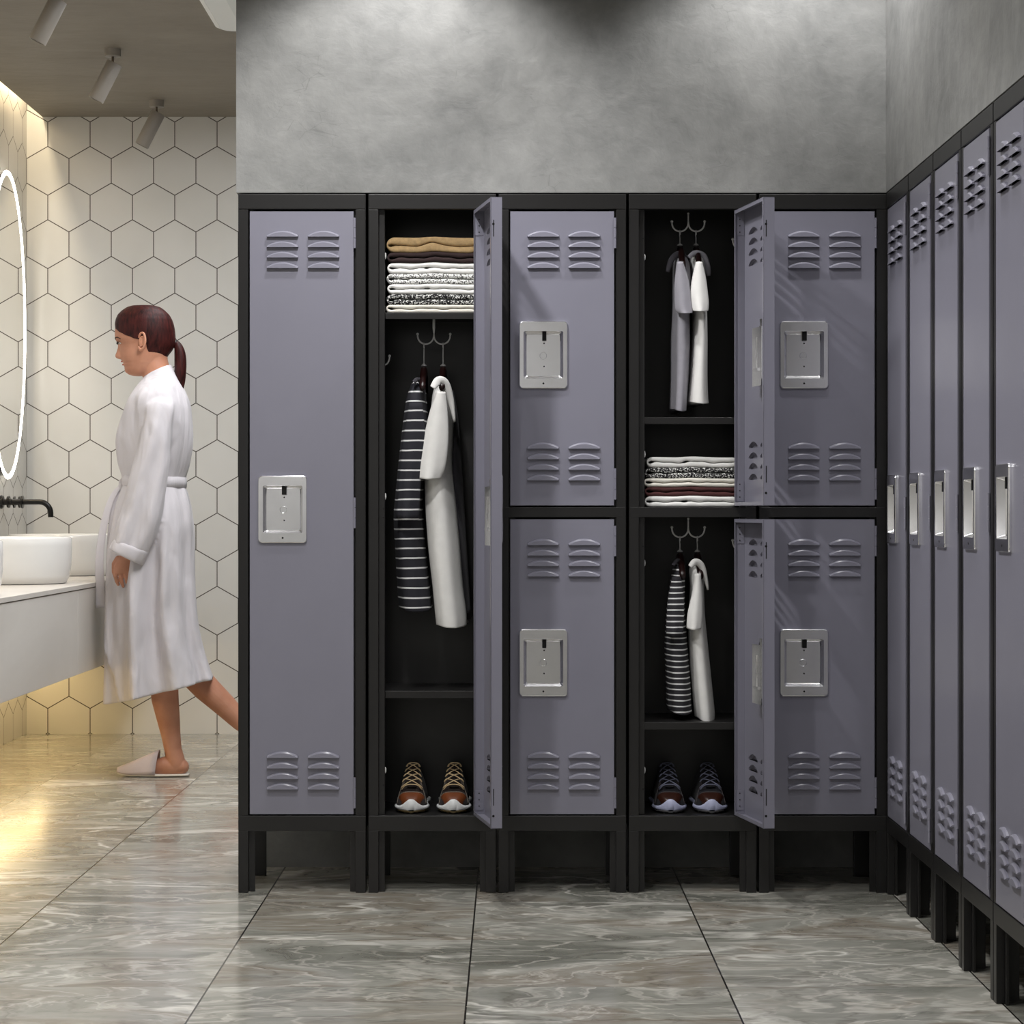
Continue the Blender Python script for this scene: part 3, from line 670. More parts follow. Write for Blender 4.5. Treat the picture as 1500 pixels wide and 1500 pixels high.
# ------------------------------------------------------------------ sneakers
def sneaker(x, base_z, label, mats, group, toe=.036):
    KNIT, LEA, SOLE, LACE, OUTS, TRIM = mats
    X = (x - CX) * S * 1.006; r = thing('sneaker', label, 'shoe', (X, toe, base_z + .0006), 0, group)
    L = .232
    def foot(u):   # half width along the shoe
        return .0415 * (max(0.0, 1 - (1 - min(u / .30, 1)) ** 2.4)) ** .5 * (1 - .16 * math.sin(PI * min(1, max(0, (u - .3) / .55)))) * (1 if u < .86 else math.sqrt(max(.0, 1 - ((u - .86) / .15) ** 2)))
    us = [0.004, .02, .05, .09, .15, .22, .3, .4, .5, .6, .7, .8, .88, .94, .98]
    def ringf(hw, zb, zt, y, n=28, e=.75):
        return [(hw * math.copysign(abs(math.cos(a)) ** e, math.cos(a)), y, (zb + zt) / 2 + (zt - zb) / 2 * math.copysign(abs(math.sin(a)) ** e, math.sin(a))) for a in [2 * PI * j / n for j in range(n)]]
    # rubber outsole with lugs
    m = MB(); m.loft([ringf(foot(u) * .98 + .0015, .0025, .009, u * L) for u in us])
    for q in range(5):
        a = (q - 2) * .014; m.box(a - .004, a + .004, .006 + .03 * (abs(q - 2) / 2) ** 2, .02 + .03 * (abs(q - 2) / 2) ** 2, .0, .006)
    m.box(-.03, .03, .06, .2, 0, .003)
    m.build('outsole', OUTS, r, auto=50)
    # white midsole, rising to a peak at the toe
    rings = []
    for u in us:
        hw = foot(u) + .003; zt0 = .021 if u > .2 else .021; ring = []
        for j in range(36):
            a = 2 * PI * j / 36; ce = math.cos(a); se = math.sin(a); xx = hw * math.copysign(abs(ce) ** .6, ce)
            peak = .018 * math.exp(-(abs(xx) / .021) ** 2.4) * math.exp(-(u / .1) ** 2)
            ztop = .0185 + peak + .006 * max(0, u - .4)
            z = (.006 + ztop) / 2 + (ztop - .006) / 2 * math.copysign(abs(se) ** .6, se)
            ring.append((xx, u * L, z))
        rings.append(ring)
    MB().loft(rings).build('midsole', SOLE, r, smooth=True)
    # upper: profile from low toe to high collar
    def top(u):
        ks = [(0, .028), (.05, .038), (.12, .047), (.2, .056), (.3, .069), (.45, .088), (.6, .103), (.68, .104), (.8, .098), (1.0, .1)]
        for (a, za), (b, zb) in zip(ks[:-1], ks[1:]):
            if u <= b: return za + (zb - za) * (u - a) / (b - a)
        return .1
    rings = []
    for u in [.015, .03, .06, .1, .15, .2, .26, .33, .42, .5, .6, .7, .8, .9, .96]:
        hb = foot(u) * .97; zt = top(u); ring = []
        nar = .5 if u > .45 else 1 - .5 * (u / .45) ** 1.7
        for j in range(32):
            a = PI * j / 31; ce = math.cos(a); se = math.sin(a)
            f = abs(se) ** .6; wx = hb * (1 - (1 - nar) * f)
            ring.append((wx * math.copysign(abs(ce) ** (.45 + .35 * (1 - nar)), ce), .004 + u * L * .985, .012 + (zt - .012) * f))
        rings.append(ring)
    MB().loft(rings).build('upper', KNIT, r, smooth=True)
    # leather toe cap lying over the upper
    rings = []
    for u in [.008, .02, .045, .08, .11, .135]:
        hb = foot(u) * 1.0 + .0008; zt = top(u) + .0016; ring = []
        for j in range(32):
            a = PI * j / 31; ce = math.cos(a); se = math.sin(a); f = abs(se) ** .8; nar = 1 - .5 * (u / .45) ** 1.7 + .03
            wx = hb * (1 - (1 - nar) * f)
            yy = .002 + u * L + (.026 * (1 - f) * (u / .135))
            ring.append((wx * math.copysign(abs(ce) ** .5, ce), yy, .012 + (zt - .012) * f))
        rings.append(ring)
    MB().loft(rings, cap=False, closed=False).build('toe_cap', LEA, r, smooth=True, solid=.0016)
    m = MB(); m.tube([Vector(p) + Vector((0, -.0006, .0006)) for p in rings[-1]], .0011, 6)
    for s in (-1, 1):
        for o_ in (0, .005):
            m.tube(catmull([(s * (.037 - o_), .035 + o_, .022), (s * (.033 - o_), .045 + o_, .040), (s * (.0265 - o_), .055 + o_, .0605), (s * .0205, .08, .079)], 4), .0008, 6)
    m.build('piping', TRIM, r, smooth=True)
    # tongue and laces
    rings = []
    for (y, z, hw) in ((.05, .063, .012), (.09, .085, .0125), (.13, .106, .013), (.148, .113, .0125)):
        rings.append([(hw * math.cos(a), y + .002 * math.sin(a), z + .0025 * math.sin(a)) for a in [2 * PI * j / 16 for j in range(16)]])
    MB().loft(rings).build('tongue', KNIT, r, smooth=True)
    m = MB(); E = []
    for q in range(5):
        y = .044 + q * .0235; z = .0665 + q * .0103 + (.002 if q else 0); E.append((.0250 - q * .0022, y, z - .0008))
    for q in range(4):
        (a, ya, za), (b, yb, zb) = E[q], E[q + 1]
        for s in (-1, 1):
            m.tube(catmull([(s * (a + .002), ya + .003, za - .006), (s * a * .75, ya, za + .002), (0, (ya + yb) / 2 - .002, (za + zb) / 2 + .0055), (-s * b * .8, yb, zb + .002), (-s * (b + .002), yb + .004, zb - .006)], 4), .0013, 7)
    m.tube(catmull([(-.026, .047, .055), (-.016, .041, .0665), (0, .039, .0695), (.016, .041, .0665), (.026, .047, .055)], 4), .0014, 7)
    m.tube(catmull([(-.016, .14, .103), (-.011, .139, .112), (0, .139, .1135), (.011, .139, .112), (.016, .14, .103)], 4), .0014, 7)
    m.build('laces', LACE, r, smooth=True)
    return r
kn = cloth('dark_brown_knit', rgb(34, 22, 18), .2, .6, 500, .001, 200)
kn2 = cloth('black_navy_knit', rgb(20, 19, 27), .2, .6, 500, .001, 200)
lea = simple('brown_leather', rgb(108, 58, 31), .35, 0, .1, 40); lea2 = simple('dark_brown_leather', rgb(52, 27, 19), .35, 0, .1, 40)
sw = simple('white_rubber', rgb(226, 228, 228), .5); sb = simple('blue_white_rubber', rgb(176, 180, 208), .5)
lt = simple('tan_lace', rgb(214, 188, 146), .8); lb = simple('blue_grey_lace', rgb(112, 115, 136), .8)
ot = simple('gum_rubber', rgb(86, 72, 40), .6); od = simple('grey_rubber', rgb(70, 70, 72), .6)
tr2 = simple('dark_piping', rgb(66, 58, 60), .6); tr = simple('grey_piping', rgb(120, 108, 96), .6)
fz = zz(1195)
sneaker(602, fz, 'brown sneaker with tan laces, left one of the pair in the tall open locker', (kn, lea, sw, lt, ot, tr), 'brown sneakers')
sneaker(664, fz, 'brown sneaker with tan laces, right one of the pair in the tall open locker', (kn, lea, sw, lt, ot, tr), 'brown sneakers')
sneaker(982.5, fz, 'dark sneaker with blue-grey laces, left one of the pair in the two-tier open locker', (kn2, lea2, sb, lb, od, tr2), 'dark sneakers')
sneaker(1043, fz, 'dark sneaker with blue-grey laces, right one of the pair in the two-tier open locker', (kn2, lea2, sb, lb, od, tr2), 'dark sneakers')

# ------------------------------------------------------------------ washroom
VX = -1.505; CT = .7005
r = thing('vanity_cabinet', 'long pale stone floating vanity cabinet on the left washroom wall', 'cabinet', (LX, 2.5, .389))
def box_rel(name, mat, x0, x1, y0, y1, z0, z1, bevel=.001):
    return MB().box(x0 - LX, x1 - LX, y0 - 2.5, y1 - 2.5, z0 - .389, z1 - .389).build(name, mat, r, bevel=bevel)
box_rel('carcass', STONE, LX + .001, VX - .018, .8, BW - .002, .391, CT - .022)
for (a, b) in ((.8, 2.281), (2.284, BW - .002)): box_rel('drawer_front', STONE, VX - .018, VX, a, b, .389, CT - .018, .0015)
o = MB().box(LX + .001, VX + .003, .8, BW - .002, CT - .0155, CT).build('countertop', STONE, bevel=.001)
tag(o, 'thin pale stone countertop lying on the floating vanity', 'countertop')
o = MB().box(LX + .05, LX + .09, .9, BW - .05, .380, .3909).build('under_cabinet_light', emit('warm_led_low', (1, .74, .36, 1), 6)); tag(o, 'warm light strip on the underside of the floating vanity', 'light strip')
bl = ['white round vessel basin nearest the camera, cut by the left edge of the photo', 'white round vessel basin in the middle of the three on the vanity', 'white round vessel basin farthest back, partly behind the robe belt']
for i, yc in enumerate((7.27 - D, 8.365 - D, 9.50 - D)):
    m = MB(); R = .232; hgt = .166
    m.lathe((0, 0, 0), [(R - .028, .0005), (R - .018, .003), (R - .006, .03), (R, .075), (R + .001, .135), (R, hgt - .006), (R - .004, hgt - .001), (R - .008, hgt), (R - .013, hgt - .002), (R - .016, hgt - .01), (R - .02, .09), (R - .05, .045), (R - .12, .028), (.02, .024)], 72)
    o = m.build('basin', CER, smooth=True, loc=(-1.80, yc, CT + .0003)); tag(o, bl[i], 'basin', 'vessel basins on the vanity')
    if i == 0: o.scale = (.96, .96, 1)
# faucet
zf = .9965; yf = 9.5 - D
r = thing('wall_faucet', 'matte black wall-mounted faucet with long curved spout above the farthest basin', 'faucet', (LX, yf, zf))
m = MB(); xt = -1.857 - LX; pts = [(0, 0, 0), (xt - .05, 0, 0)]
for q in range(1, 9):
    a = PI / 2 * q / 8; pts.append((xt - .05 + .045 * math.sin(a), 0, -.045 * (1 - math.cos(a))))
pts.append((xt - .005, 0, -.062)); m.tube(pts, .011, 20); m.build('spout', BLKM, r, auto=50)
m = MB().lathe((0, 0, 0), [(.026, -.003), (.028, 0), (.026, .003)], 24)
o = MB(); 
for dy, nm in ((0, 'rosette'),):
    g = MB().cyl((.108, 0, 0), (.114, 0, 0), .026, 28); g.cyl((.0, 0, 0), (.008, 0, 0), .03, 28); g.build('rosette', BLKM, r, auto=40)
for dy in (-.11, .11):
    g = MB().cyl((.0, dy, 0), (.09, dy, 0), .013, 20).cyl((0, dy, 0), (.006, dy, 0), .028, 28).cyl((.030, dy, 0), (.036, dy, 0), .024, 28).cyl((.052, dy, 0), (.058, dy, 0), .024, 28).cyl((.074, dy, 0), (.08, dy, 0), .024, 28)
    g.build('handle_knob', BLKM, r, auto=40)
# mirror
yc = 9.617 - D; zc = 1.722; ra, rb = .345, .632
r = thing('oval_mirror', 'tall oval mirror with a glowing white rim on the left washroom wall', 'mirror', (LX, yc, zc))
def ell(x, k=0, n=96): return [(x, (ra + k) * math.cos(2 * PI * j / n), (rb + k) * math.sin(2 * PI * j / n)) for j in range(n)]
MB().loft([ell(.001, -.05), ell(.018, -.05), ell(.019, -.006), ell(.026, -.004)]).build('mirror_housing', BLKM, r, auto=40)
t = NT('mirror_glass'); t.set(Base_Color=(.86, .87, .87, 1), Metallic=1.0, Roughness=.015)
MB().loft([ell(.0262, -.02), ell(.0275, -.02)]).build('mirror_glass', t.m, r, auto=30)
MB().loft([ell(.0262, -.021), ell(.0300, -.019), ell(.0305, -.002), ell(.0262, 0), ell(.0262, -.021)], cap=False).build('light_rim', emit('mirror_led', (1, .95, .86, 1), 9), r, smooth=True)
# ceiling spots
sl = ['white cylinder spotlight on the washroom ceiling, nearest one, cut by the top edge', 'white cylinder spotlight in the middle of the three on the washroom ceiling', 'white cylinder spotlight farthest back, seen in front of the hexagon tiles']
def spotlight():
    r = thing('ceiling_spotlight', sl[0], 'spotlight', (0, 0, CZ), 0, 'cylinder spotlights on the washroom ceiling')
    MB().lathe((0, 0, -.028), [(.029, 0), (.030, .001), (.030, .028)], 32).build('canopy', SPOTW, r, auto=40)
    MB().cyl((0, 0, -.055), (.0, 0, -.027), .0045, 12).build('stem', simple('bronze_stem', rgb(110, 98, 84), .4, .6), r, auto=40)
    ax = Vector((-.455, .0, -.89)).normalized(); top = Vector((.007, 0, -.052)); u = Vector((0, 1, 0)); w_ = ax.cross(u)
    rings = []
    for (d, rad) in ((0, .001), (0, .0285), (.002, .0295), (.150, .0295), (.152, .0285), (.152, .025), (.14, .024)):
        rings.append([top + ax * d + (u * math.cos(2 * PI * k / 36) + w_ * math.sin(2 * PI * k / 36)) * rad for k in range(36)])
    MB().loft(rings, cap=False).build('lamp_barrel', SPOTW, r, auto=35)
    rings = [[top + ax * d + (u * math.cos(2 * PI * k / 24) + w_ * math.sin(2 * PI * k / 24)) * rad for k in range(24)] for d, rad in ((.138, .0238), (.141, .0238))]
    MB().loft(rings).build('lens', simple('dark_lens', rgb(40, 34, 30), .2), r, auto=35)
    return r
s0 = spotlight()
for i, Z in enumerate((7.575, 8.645, 9.717)):
    o = s0 if i == 0 else copy_tree(s0); o.location = (-1.466, Z - D, CZ); o['label'] = sl[i]
# ceiling cassette
r = thing('ceiling_air_unit', 'white square air unit panel set in the washroom ceiling, cut by the grey wall', 'air conditioner', (-.61, 1.94, CZ))
def rr2(w_, h_, rad, z): return [(p[0], p[2], z) for p in rrect(w_, h_, rad, 0)]
MB().loft([rr2(.84, .84, .05, -.0005), rr2(.84, .84, .05, -.012), rr2(.80, .80, .045, -.022), rr2(.80, .80, .045, -.0215)]).build('panel', PLA, r, auto=30)
MB().loft([rr2(.46, .46, .03, -.0222), rr2(.46, .46, .03, -.026)]).build('intake_grille', simple('grey_grille', rgb(188, 192, 188), .5), r, auto=30)
for (a, b, c_, d) in ((-.22, .22, .285, .325), (-.22, .22, -.325, -.285), (-.325, -.285, -.22, .22), (.285, .325, -.22, .22)):
    MB().box(a, b, c_, d, -.0255, -.0222).build('louver_flap', simple('flap_white', rgb(222, 226, 224), .4), r, bevel=.001)

# ------------------------------------------------------------------ woman in bathrobe
YW = 2.68
def wp(x, y, dy=0): return P(x, y, YW + dy)
FLY = lambda dy: CY + H * F / (YW + dy + D)
woman = thing('person', 'woman in a white bathrobe and slippers walking left past the vanity', 'person', wp(250, FLY(0), 0))
woman.location.z = 0
inv = Vector(woman.location)
def rel(mb):
    mb.v = [tuple(Vector(v) - inv) for v in mb.v]; return mb
def remesh(o, vox, sm=3, fac=.5):
    md = o.modifiers.new('r', 'REMESH'); md.mode = 'VOXEL'; md.voxel_size = vox; md.use_smooth_shade = True
    if sm:
        md = o.modifiers.new('s', 'SMOOTH'); md.iterations = sm; md.factor = fac
    return o
pxm = (YW + D) / F
b = MB()
sl_ = [(450.5, 196, 220, 9), (453, 188, 232, 16), (458, 180, 240, 21), (465, 174, 246, 25), (474, 170, 250, 27.5), (483, 168.6, 252, 28.5), (491, 168.2, 252.5, 28.5), (497, 169, 252.5, 28.2), (501, 171, 252, 27.5),
       (505, 174.5, 251, 26.5), (510, 176, 250, 26), (516, 176.5, 248, 25.5), (522, 177, 245, 25), (526.5, 178, 242, 24.2), (529, 178.3, 240, 23.5), (531.8, 181.3, 238, 23), (534.2, 180.2, 236, 22), (537.5, 182.6, 233, 21), (541, 182.4, 229, 19.5), (545, 183.6, 223, 17), (548.5, 188, 216, 13.5), (550.8, 195, 208, 8)]
rings = []
for (y, xf, xb, hw) in sl_:
    xc = (xf + xb) / 2; a = (xb - xf) / 2; ring = []
    for j in range(40):
        th = 2 * PI * j / 40; c_, s_ = math.cos(th), math.sin(th)
        xx = xc + a * math.copysign(abs(c_) ** .9, c_)
        nar = 1 - (.22 if c_ < 0 else .05) * abs(c_) ** 1.5 * (1 if y < 500 else 1.3)
        p = wp(xx, y); ring.append((p.x, YW + hw * pxm * math.copysign(abs(s_) ** .85, s_) * nar, p.z))
    rings.append(ring)
b.loft(rings)
# nose
rings = []
for (y, xf, hw) in ((501, 171.5, 2.2), (506, 172.8, 3.0), (511, 172, 3.6), (516, 170.4, 4.4), (520, 168.8, 5.4), (522.5, 168.6, 5.6), (524.8, 170.5, 5.2), (526.2, 174.5, 4.0)):
    ring = []
    for j in range(16):
        th = 2 * PI * j / 16; c_ = math.cos(th); xc = (xf + 186) / 2; a = (186 - xf) / 2; p = wp(xc + a * c_, y)
        wd = hw * (1 if c_ < 0 else 1.2); ring.append((p.x, YW + wd * pxm * math.sin(th) * (1 - .25 * max(0, -c_)), p.z))
    rings.append(ring)
b.loft(rings)
# brow ridge / cheek / ear
for s in (-1, 1):
    e = s * 24.5 * pxm
    rings = []
    0 and b.tube([wp(213, 492, 0) + Vector((0, e + s * .004, 0)), wp(216, 496, 0) + Vector((0, e + s * .008, 0)), wp(216, 503, 0) + Vector((0, e + s * .008, 0)), wp(213, 511, 0) + Vector((0, e + s * .005, 0)), wp(210.5, 515, 0) + Vector((0, e + s * .003, 0))], [.007, .0085, .008, .0065, .005], 12, round_ends=True)
# neck and torso
b.tube([wp(222, 505), wp(226, 530), wp(231, 556), wp(234, 580)], [.055, .050, .052, .062], 24)
b.tube([wp(232, 575), wp(229, 620), wp(227, 680), wp(226, 740), wp(228, 800), wp(230, 850)], [.07, .10, .095, .10, .11, .10], 24, round_ends=True)
# arms
for s, off in ((-1, 0), (1, 22)):
    d = s * .17
    b.tube([wp(232 + off * .2, 604, s * .09), wp(231 + off * .3, 614, s * .155), wp(222 + off * .5, 680, s * .19), wp(212 + off, 718, s * .2), wp(196 + off, 780, s * .205), wp(187 + off, 812, s * .205)], [.045, .042, .038, .036, .032, .026], 18, round_ends=True)
    # palm
    q = s * .207; hp = []
    for (x, y, wx, wy) in ((186.5, 810, 9.5, .020), (183.5, 818, 11, .018), (180.5, 828, 13.2, .016), (179.5, 836, 13.6, .0145), (179.5, 840, 12.6, .012)):
        p = wp(x + off, y, q); hp.append([(p.x + wx * pxm * math.cos(a), p.y + wy * math.sin(a), p.z + wx * pxm * math.cos(a) * .12) for a in [2 * PI * j / 20 for j in range(20)]])
    b.loft(hp)
    for (x0, x1, x2, x3, L, rr) in ((169.6, 169.2, 170.6, 173.2, 20.5, .0072), (176.4, 176.8, 178.4, 180.4, 23, .0074), (183.0, 184.2, 185.8, 186.8, 20, .0071), (189.2, 190.6, 191.6, 191.4, 15, .0063)):
        i_ = -s
        b.tube([wp(x0 + off, 831, q), wp(x0 + off, 836, q), wp(x1 + off, 836 + L * .42, q - i_ * 0.004), wp(x2 + off, 836 + L * .75, q + i_ * .006), wp(x3 + off, 836 + L, q + i_ * .016)], [rr * 1.05, rr * 1.08, rr, rr * .92, rr * .78], 12, round_ends=True)
    i_ = -s
    b.tube([wp(173 + off, 818, q + i_ * .006), wp(168 + off, 826, q + i_ * .014), wp(167.5 + off, 838, q + i_ * .022), wp(170 + off, 847, q + i_ * .026)], [.011, .0115, .0095, .0075], 12, round_ends=True)
# near leg
n_ = -.07
b.tube([wp(232, 840, n_), wp(236, 920, n_), wp(238, 975, n_), wp(240, 1000, n_), wp(242, 1025, n_), wp(246.5, 1052, n_), wp(250.5, 1078, n_), wp(253.5, 1098, n_), wp(256.5, 1112, n_), wp(258, 1120, n_)],
       [.085, .065, .052, .0515, .049, .042, .0345, .0315, .034, .034], 24, round_ends=True)
fl = FLY(n_)
def foot(pts, rads): b.tube(pts, rads, 20, round_ends=True)
foot([wp(265, fl - 14, n_), wp(255, fl - 14, n_), wp(240, fl - 15, n_), wp(222, fl - 11.5, n_), wp(205, fl - 8.5, n_), wp(192, fl - 7.5, n_)], [.0295, .032, .034, .026, .019, .013])
# far leg, stretched back and pushing off
f_ = .09
b.tube([wp(236, 840, f_), wp(250, 900, f_), wp(263, 955, f_), wp(276, 980, f_), wp(302, 1008, f_), wp(330, 1034, f_), wp(352, 1056, f_), wp(374, 1073, f_), wp(388, 1079, f_)], [.085, .07, .06, .054, .050, .043, .036, .031, .032], 24, round_ends=True)
ff = FLY(f_)
foot([wp(402, 1066, f_), wp(397, 1080, f_), wp(390, 1098, f_), wp(384, ff - 14, f_), wp(377, ff - 10, f_)], [.026, .030, .027, .022, .014])
o = rel(b).build('body', SKIN, woman); remesh(o, .0029, 2, .5)
# lips, eyes, brows
m = MB()
m.tube([wp(180.4, 530.2) + Vector((0, -.016, .001)), wp(178.6, 529.6) + Vector((0, -.008, 0)), wp(178.2, 529.6), wp(178.6, 529.6) + Vector((0, .008, 0)), wp(180.4, 530.2) + Vector((0, .016, .001))], [.0012, .0026, .0030, .0026, .0012], 10)
m.tube([wp(182.4, 533.4) + Vector((0, -.015, 0)), wp(180.6, 534) + Vector((0, -.008, 0)), wp(180.1, 534.2), wp(180.6, 534) + Vector((0, .008, 0)), wp(182.4, 533.4) + Vector((0, .015, 0))], [.0012, .0028, .0032, .0028, .0012], 10)
rel(m).build('lips', LIP, woman, smooth=True)
for s in (-1, 1):
    c0 = wp(176.4, 503.6) + Vector((0, s * .0285, 0))
    m = MB(); m.ball(c0 + Vector((.0008, 0, 0)), .0082, 16, 10, (1, 1, .46)); m.cur = 1; m.ball(c0 + Vector((-.0048, s * .003, -.0003)), .0056, 12, 8, (.9, .9, .9)); m.cur = 2
    m.tube(catmull([c0 + Vector((-.004, -s * .010, .001)), c0 + Vector((-.0085, -s * .002, .0052)), c0 + Vector((-.0045, s * .008, .004)), c0 + Vector((.003, s * .0105, -.0005))], 4), .0013, 8)
    rel(m).build('eye', [EYEW, IRIS, BROW], woman, smooth=True)
    m = MB(); m.tube(catmull([wp(169.8, 497.4) + Vector((0, s * .012, 0)), wp(170.6, 495.6) + Vector((0, s * .024, 0)), wp(174.4, 495.2) + Vector((0, s * .036, 0)), wp(179.5, 497.8) + Vector((0, s * .0465, 0))], 4), [.0018] * 4 + [.0022] * 5 + [.0014] * 4, 8)
    rel(m).build('eyebrow', BROW, woman, smooth=True)
for s in (-1, 1):
    c0 = wp(212.5, 502.5) + Vector((0, s * .0775, 0)); m = MB()
    def ep(a, k=1.0, o=0): return c0 + Vector((.0135 * k * math.cos(a) + .002 * math.sin(a), s * (.002 + .006 * math.cos(a) * k + o), .0315 * k * math.sin(a) * (1 if math.sin(a) > 0 else .92)))
    pts = [ep(math.radians(d)) for d in range(150, -141, -15)]
    m.tube(pts, [.003] + [.0044] * (len(pts) - 6) + [.005, .006, .0062, .005, .004], 10, round_ends=True)
    m.tube([ep(math.radians(d), .58, -.001) for d in range(100, -91, -19)], .0028, 8, round_ends=True)
    m.ball(c0 + Vector((0, -s * .003, 0)), .012, 14, 10, (.95, .35, 2.1))
    rel(m).build('ear', SKIN, woman, smooth=True)
# hair: cap swept back to the tie
m = MB(); rings = []
# slices perpendicular to the skull: front hairline low edge line from (170,479) to (207,497) to nape
hl = [(447.6, 194, 226, 13), (450, 186, 235, 19), (455, 178.5, 242, 25), (461, 172.5, 248, 28.5), (468, 169.5, 252, 30.5), (475, 168.2, 254.5, 31.2), (482, 169.8, 256, 31.6), (487, 176, 256.5, 31.6), (492, 186, 257, 31.3), (497, 199, 257, 30.8), (502, 218, 257, 30), (508, 219, 255.5, 28.5), (514, 220, 252, 26.8), (520, 221, 247, 24.5), (526, 223, 243.5, 22), (530, 226, 242, 19)]
for (y, xf, xb, hw) in hl:
    ring = []
    xs_ = [168, 257]
    # half ellipse of the skull, cut at the hairline xf
    cxs = 212; ab = xb - cxs; af = max(cxs - 168.0, 1) if y > 475 else cxs - xf
    for j in range(48):
        th = 2 * PI * j / 48; c_, s_ = math.cos(th), math.sin(th)
        xx = cxs + (ab if c_ > 0 else af) * c_; wy = hw * math.copysign(abs(s_) ** .9, s_)
        nar = 1 - (.10 if c_ < 0 else .02) * abs(c_)
        if xx < xf:   # bring the edge under the skin line
            xx = xf + (xx - xf) * .02; wy = wy if abs(wy) > hw * .0 else wy
            s2 = math.sqrt(max(0, 1 - ((xf - cxs) / (ab if xf > cxs else af)) ** 2)); wy = math.copysign(min(abs(wy), hw * s2), s_) * (1.0) if abs(s_) > 0 else 0
        p = wp(xx, y); ring.append((p.x, YW + wy * pxm * nar, p.z))
    rings.append(ring)
m.loft(rings)
m.tube([wp(246, 497), wp(254, 500), wp(257.5, 503)], [.03, .016, .010], 14, round_ends=True)
o = rel(m).build('hair', HAIRM, woman); remesh(o, .0038, 3)
m = MB(); pt = catmull([wp(255, 502), wp(260, 506), wp(264, 518), wp(264.5, 534), wp(264, 550), wp(265, 562), wp(265.5, 571)], 4)
nn = len(pt); m.tube(pt, [(.009 + .013 * math.sin(min(1, (i / nn) * 1.7) * PI * .55)) * (1 if i / nn < .6 else 1 - .85 * ((i / nn - .6) / .4) ** 1.4) for i in range(nn)], 16, round_ends=True)
rel(m).build('ponytail', HAIRM, woman, smooth=True)
m = MB().tube([wp(255.5, 500), wp(258.5, 504.5)], .0115, 14, round_ends=True); rel(m).build('hair_tie', BLKM, woman, smooth=True)
# robe
def robe_ring(fr, bk, hw, dyc=0, n=72, fold=0, nf=9, ph=0, step=None, yv=0, ex=.85):
    ring = []
    for j in range(n):
        th = 2 * PI * j / n; c_, s_ = math.cos(th), math.sin(th)
        u = .5 - .5 * math.copysign(abs(c_) ** ex, c_) * -1   # 0 front .. 1 back (c=1 back)
        x = fr[0] + (bk[0] - fr[0]) * u; y = fr[1] + (bk[1] - fr[1]) * u
        yy = hw * math.copysign(abs(s_) ** ex, s_)
        f = 1 + fold * math.cos(nf * th + ph) / .15 + .5 * fold * math.cos((nf * 2 - 3) * th + 2 * ph) / .15
        p = wp(x, y, dyc); cx_, cz_ = wp((fr[0] + bk[0]) / 2, (fr[1] + bk[1]) / 2, dyc).x, 0
        yo = yy * f
        if s_ < 0 and step is not None and x < step: yo += .024 
        dx = (p.x - cx_) * (1 + (f - 1) * .25)
        ring.append((cx_ + dx, YW + dyc + yo, p.z))
    return ring
tor = [((211, 553), (250, 534), .056), ((206, 560), (255, 543), .080), ((199, 570), (261, 555), .125), ((190, 586), (269, 570), .175), ((183, 604), (277, 590), .190), ((177, 620), (280, 610), .188), ((172, 638), (282, 632), .182), ((171, 656), (281.5, 655), .172), ((174, 680), (277, 682), .158),
       ((181, 699), (271, 702), .148), ((182, 708), (270.5, 711), .146), ((177, 723), (275, 724), .157), ((170, 745), (280, 745), .175), ((165, 775), (284, 775), .19), ((160.5, 808), (285, 808), .198), ((159, 850), (285.5, 850), .203), ((158, 900), (288.5, 900), .208), ((157, 940), (295, 938), .212), ((156, 970), (301, 960), .216), ((155, 1000), (307, 978), .220), ((154, 1031), (313, 994), .224)]
rings = []
fr = catmull([Vector((a[0][0], a[0][1], 0)) for a in tor], 4); bk = catmull([Vector((a[1][0], a[1][1], a[2])) for a in tor], 4)
for i, (a, c_) in enumerate(zip(fr, bk)):
    y = a[1]; fo = 0 if y < 590 else (.008 * min(1, (y - 590) / 50) if y < 700 else .007 + .015 * min(1, (y - 700) / 200))
    step = None
    if y > 935: step = 160 + (y - 935) / 95 * 24
    rings.append(robe_ring((a[0], a[1]), (c_[0], c_[1]), c_[2], 0, 96, fo, 8, .6 + y * .0012, step))
m = MB().loft(rings)
for s, off in ((-1, 0), (1, 24)):
    sv = [((214, 580), (250, 578), .05, .105), ((208, 592), (256, 592), .060, .145), ((211, 612), (252, 622), .062, .165), ((205, 640), (250, 648), .062, .178), ((198, 667), (248.5, 678), .062, .186), ((189, 702), (243.5, 715), .062, .194), ((181, 739), (238, 752), .062, .2), ((171, 768), (229, 785), .061, .204), ((164, 793), (218, 811), .060, .206)]
    fa = catmull([Vector((a[0][0], a[0][1], a[2])) for a in sv], 4); ba = catmull([Vector((a[1][0], a[1][1], a[3])) for a in sv], 4); rings = []
    for i, (a, c_) in enumerate(zip(fa, ba)):
        pr = i / len(fa); rings.append(robe_ring((a[0] + off * pr, a[1]), (c_[0] + off * pr, c_[1]), a[2], s * c_[2], 48, .004 + .009 * pr, 5, 1.2 + pr * 3.2, ex=.95))
    m.loft(rings)
for s in (-1, 1):
    pts = catmull([wp(247, 538.5, s * .004), wp(242, 539.5, s * .036), wp(228, 545, s * .056), wp(211, 555, s * .058), wp(199, 575, s * .078), wp(187, 605, s * .08), wp(177, 640, s * .058), wp(178, 675, s * .03), wp(183, 698, s * .01)], 5)
    rings = []
    for i, p in enumerate(pts):
        q = i / (len(pts) - 1); rw = .010 + .012 * math.sin(PI * min(1, q * 1.1)); rings.append([(p.x + .010 * math.cos(a), p.y + rw * math.sin(a), p.z + .013 * math.cos(a)) for a in [2 * PI * j / 14 for j in range(14)]])
    m.loft(rings)
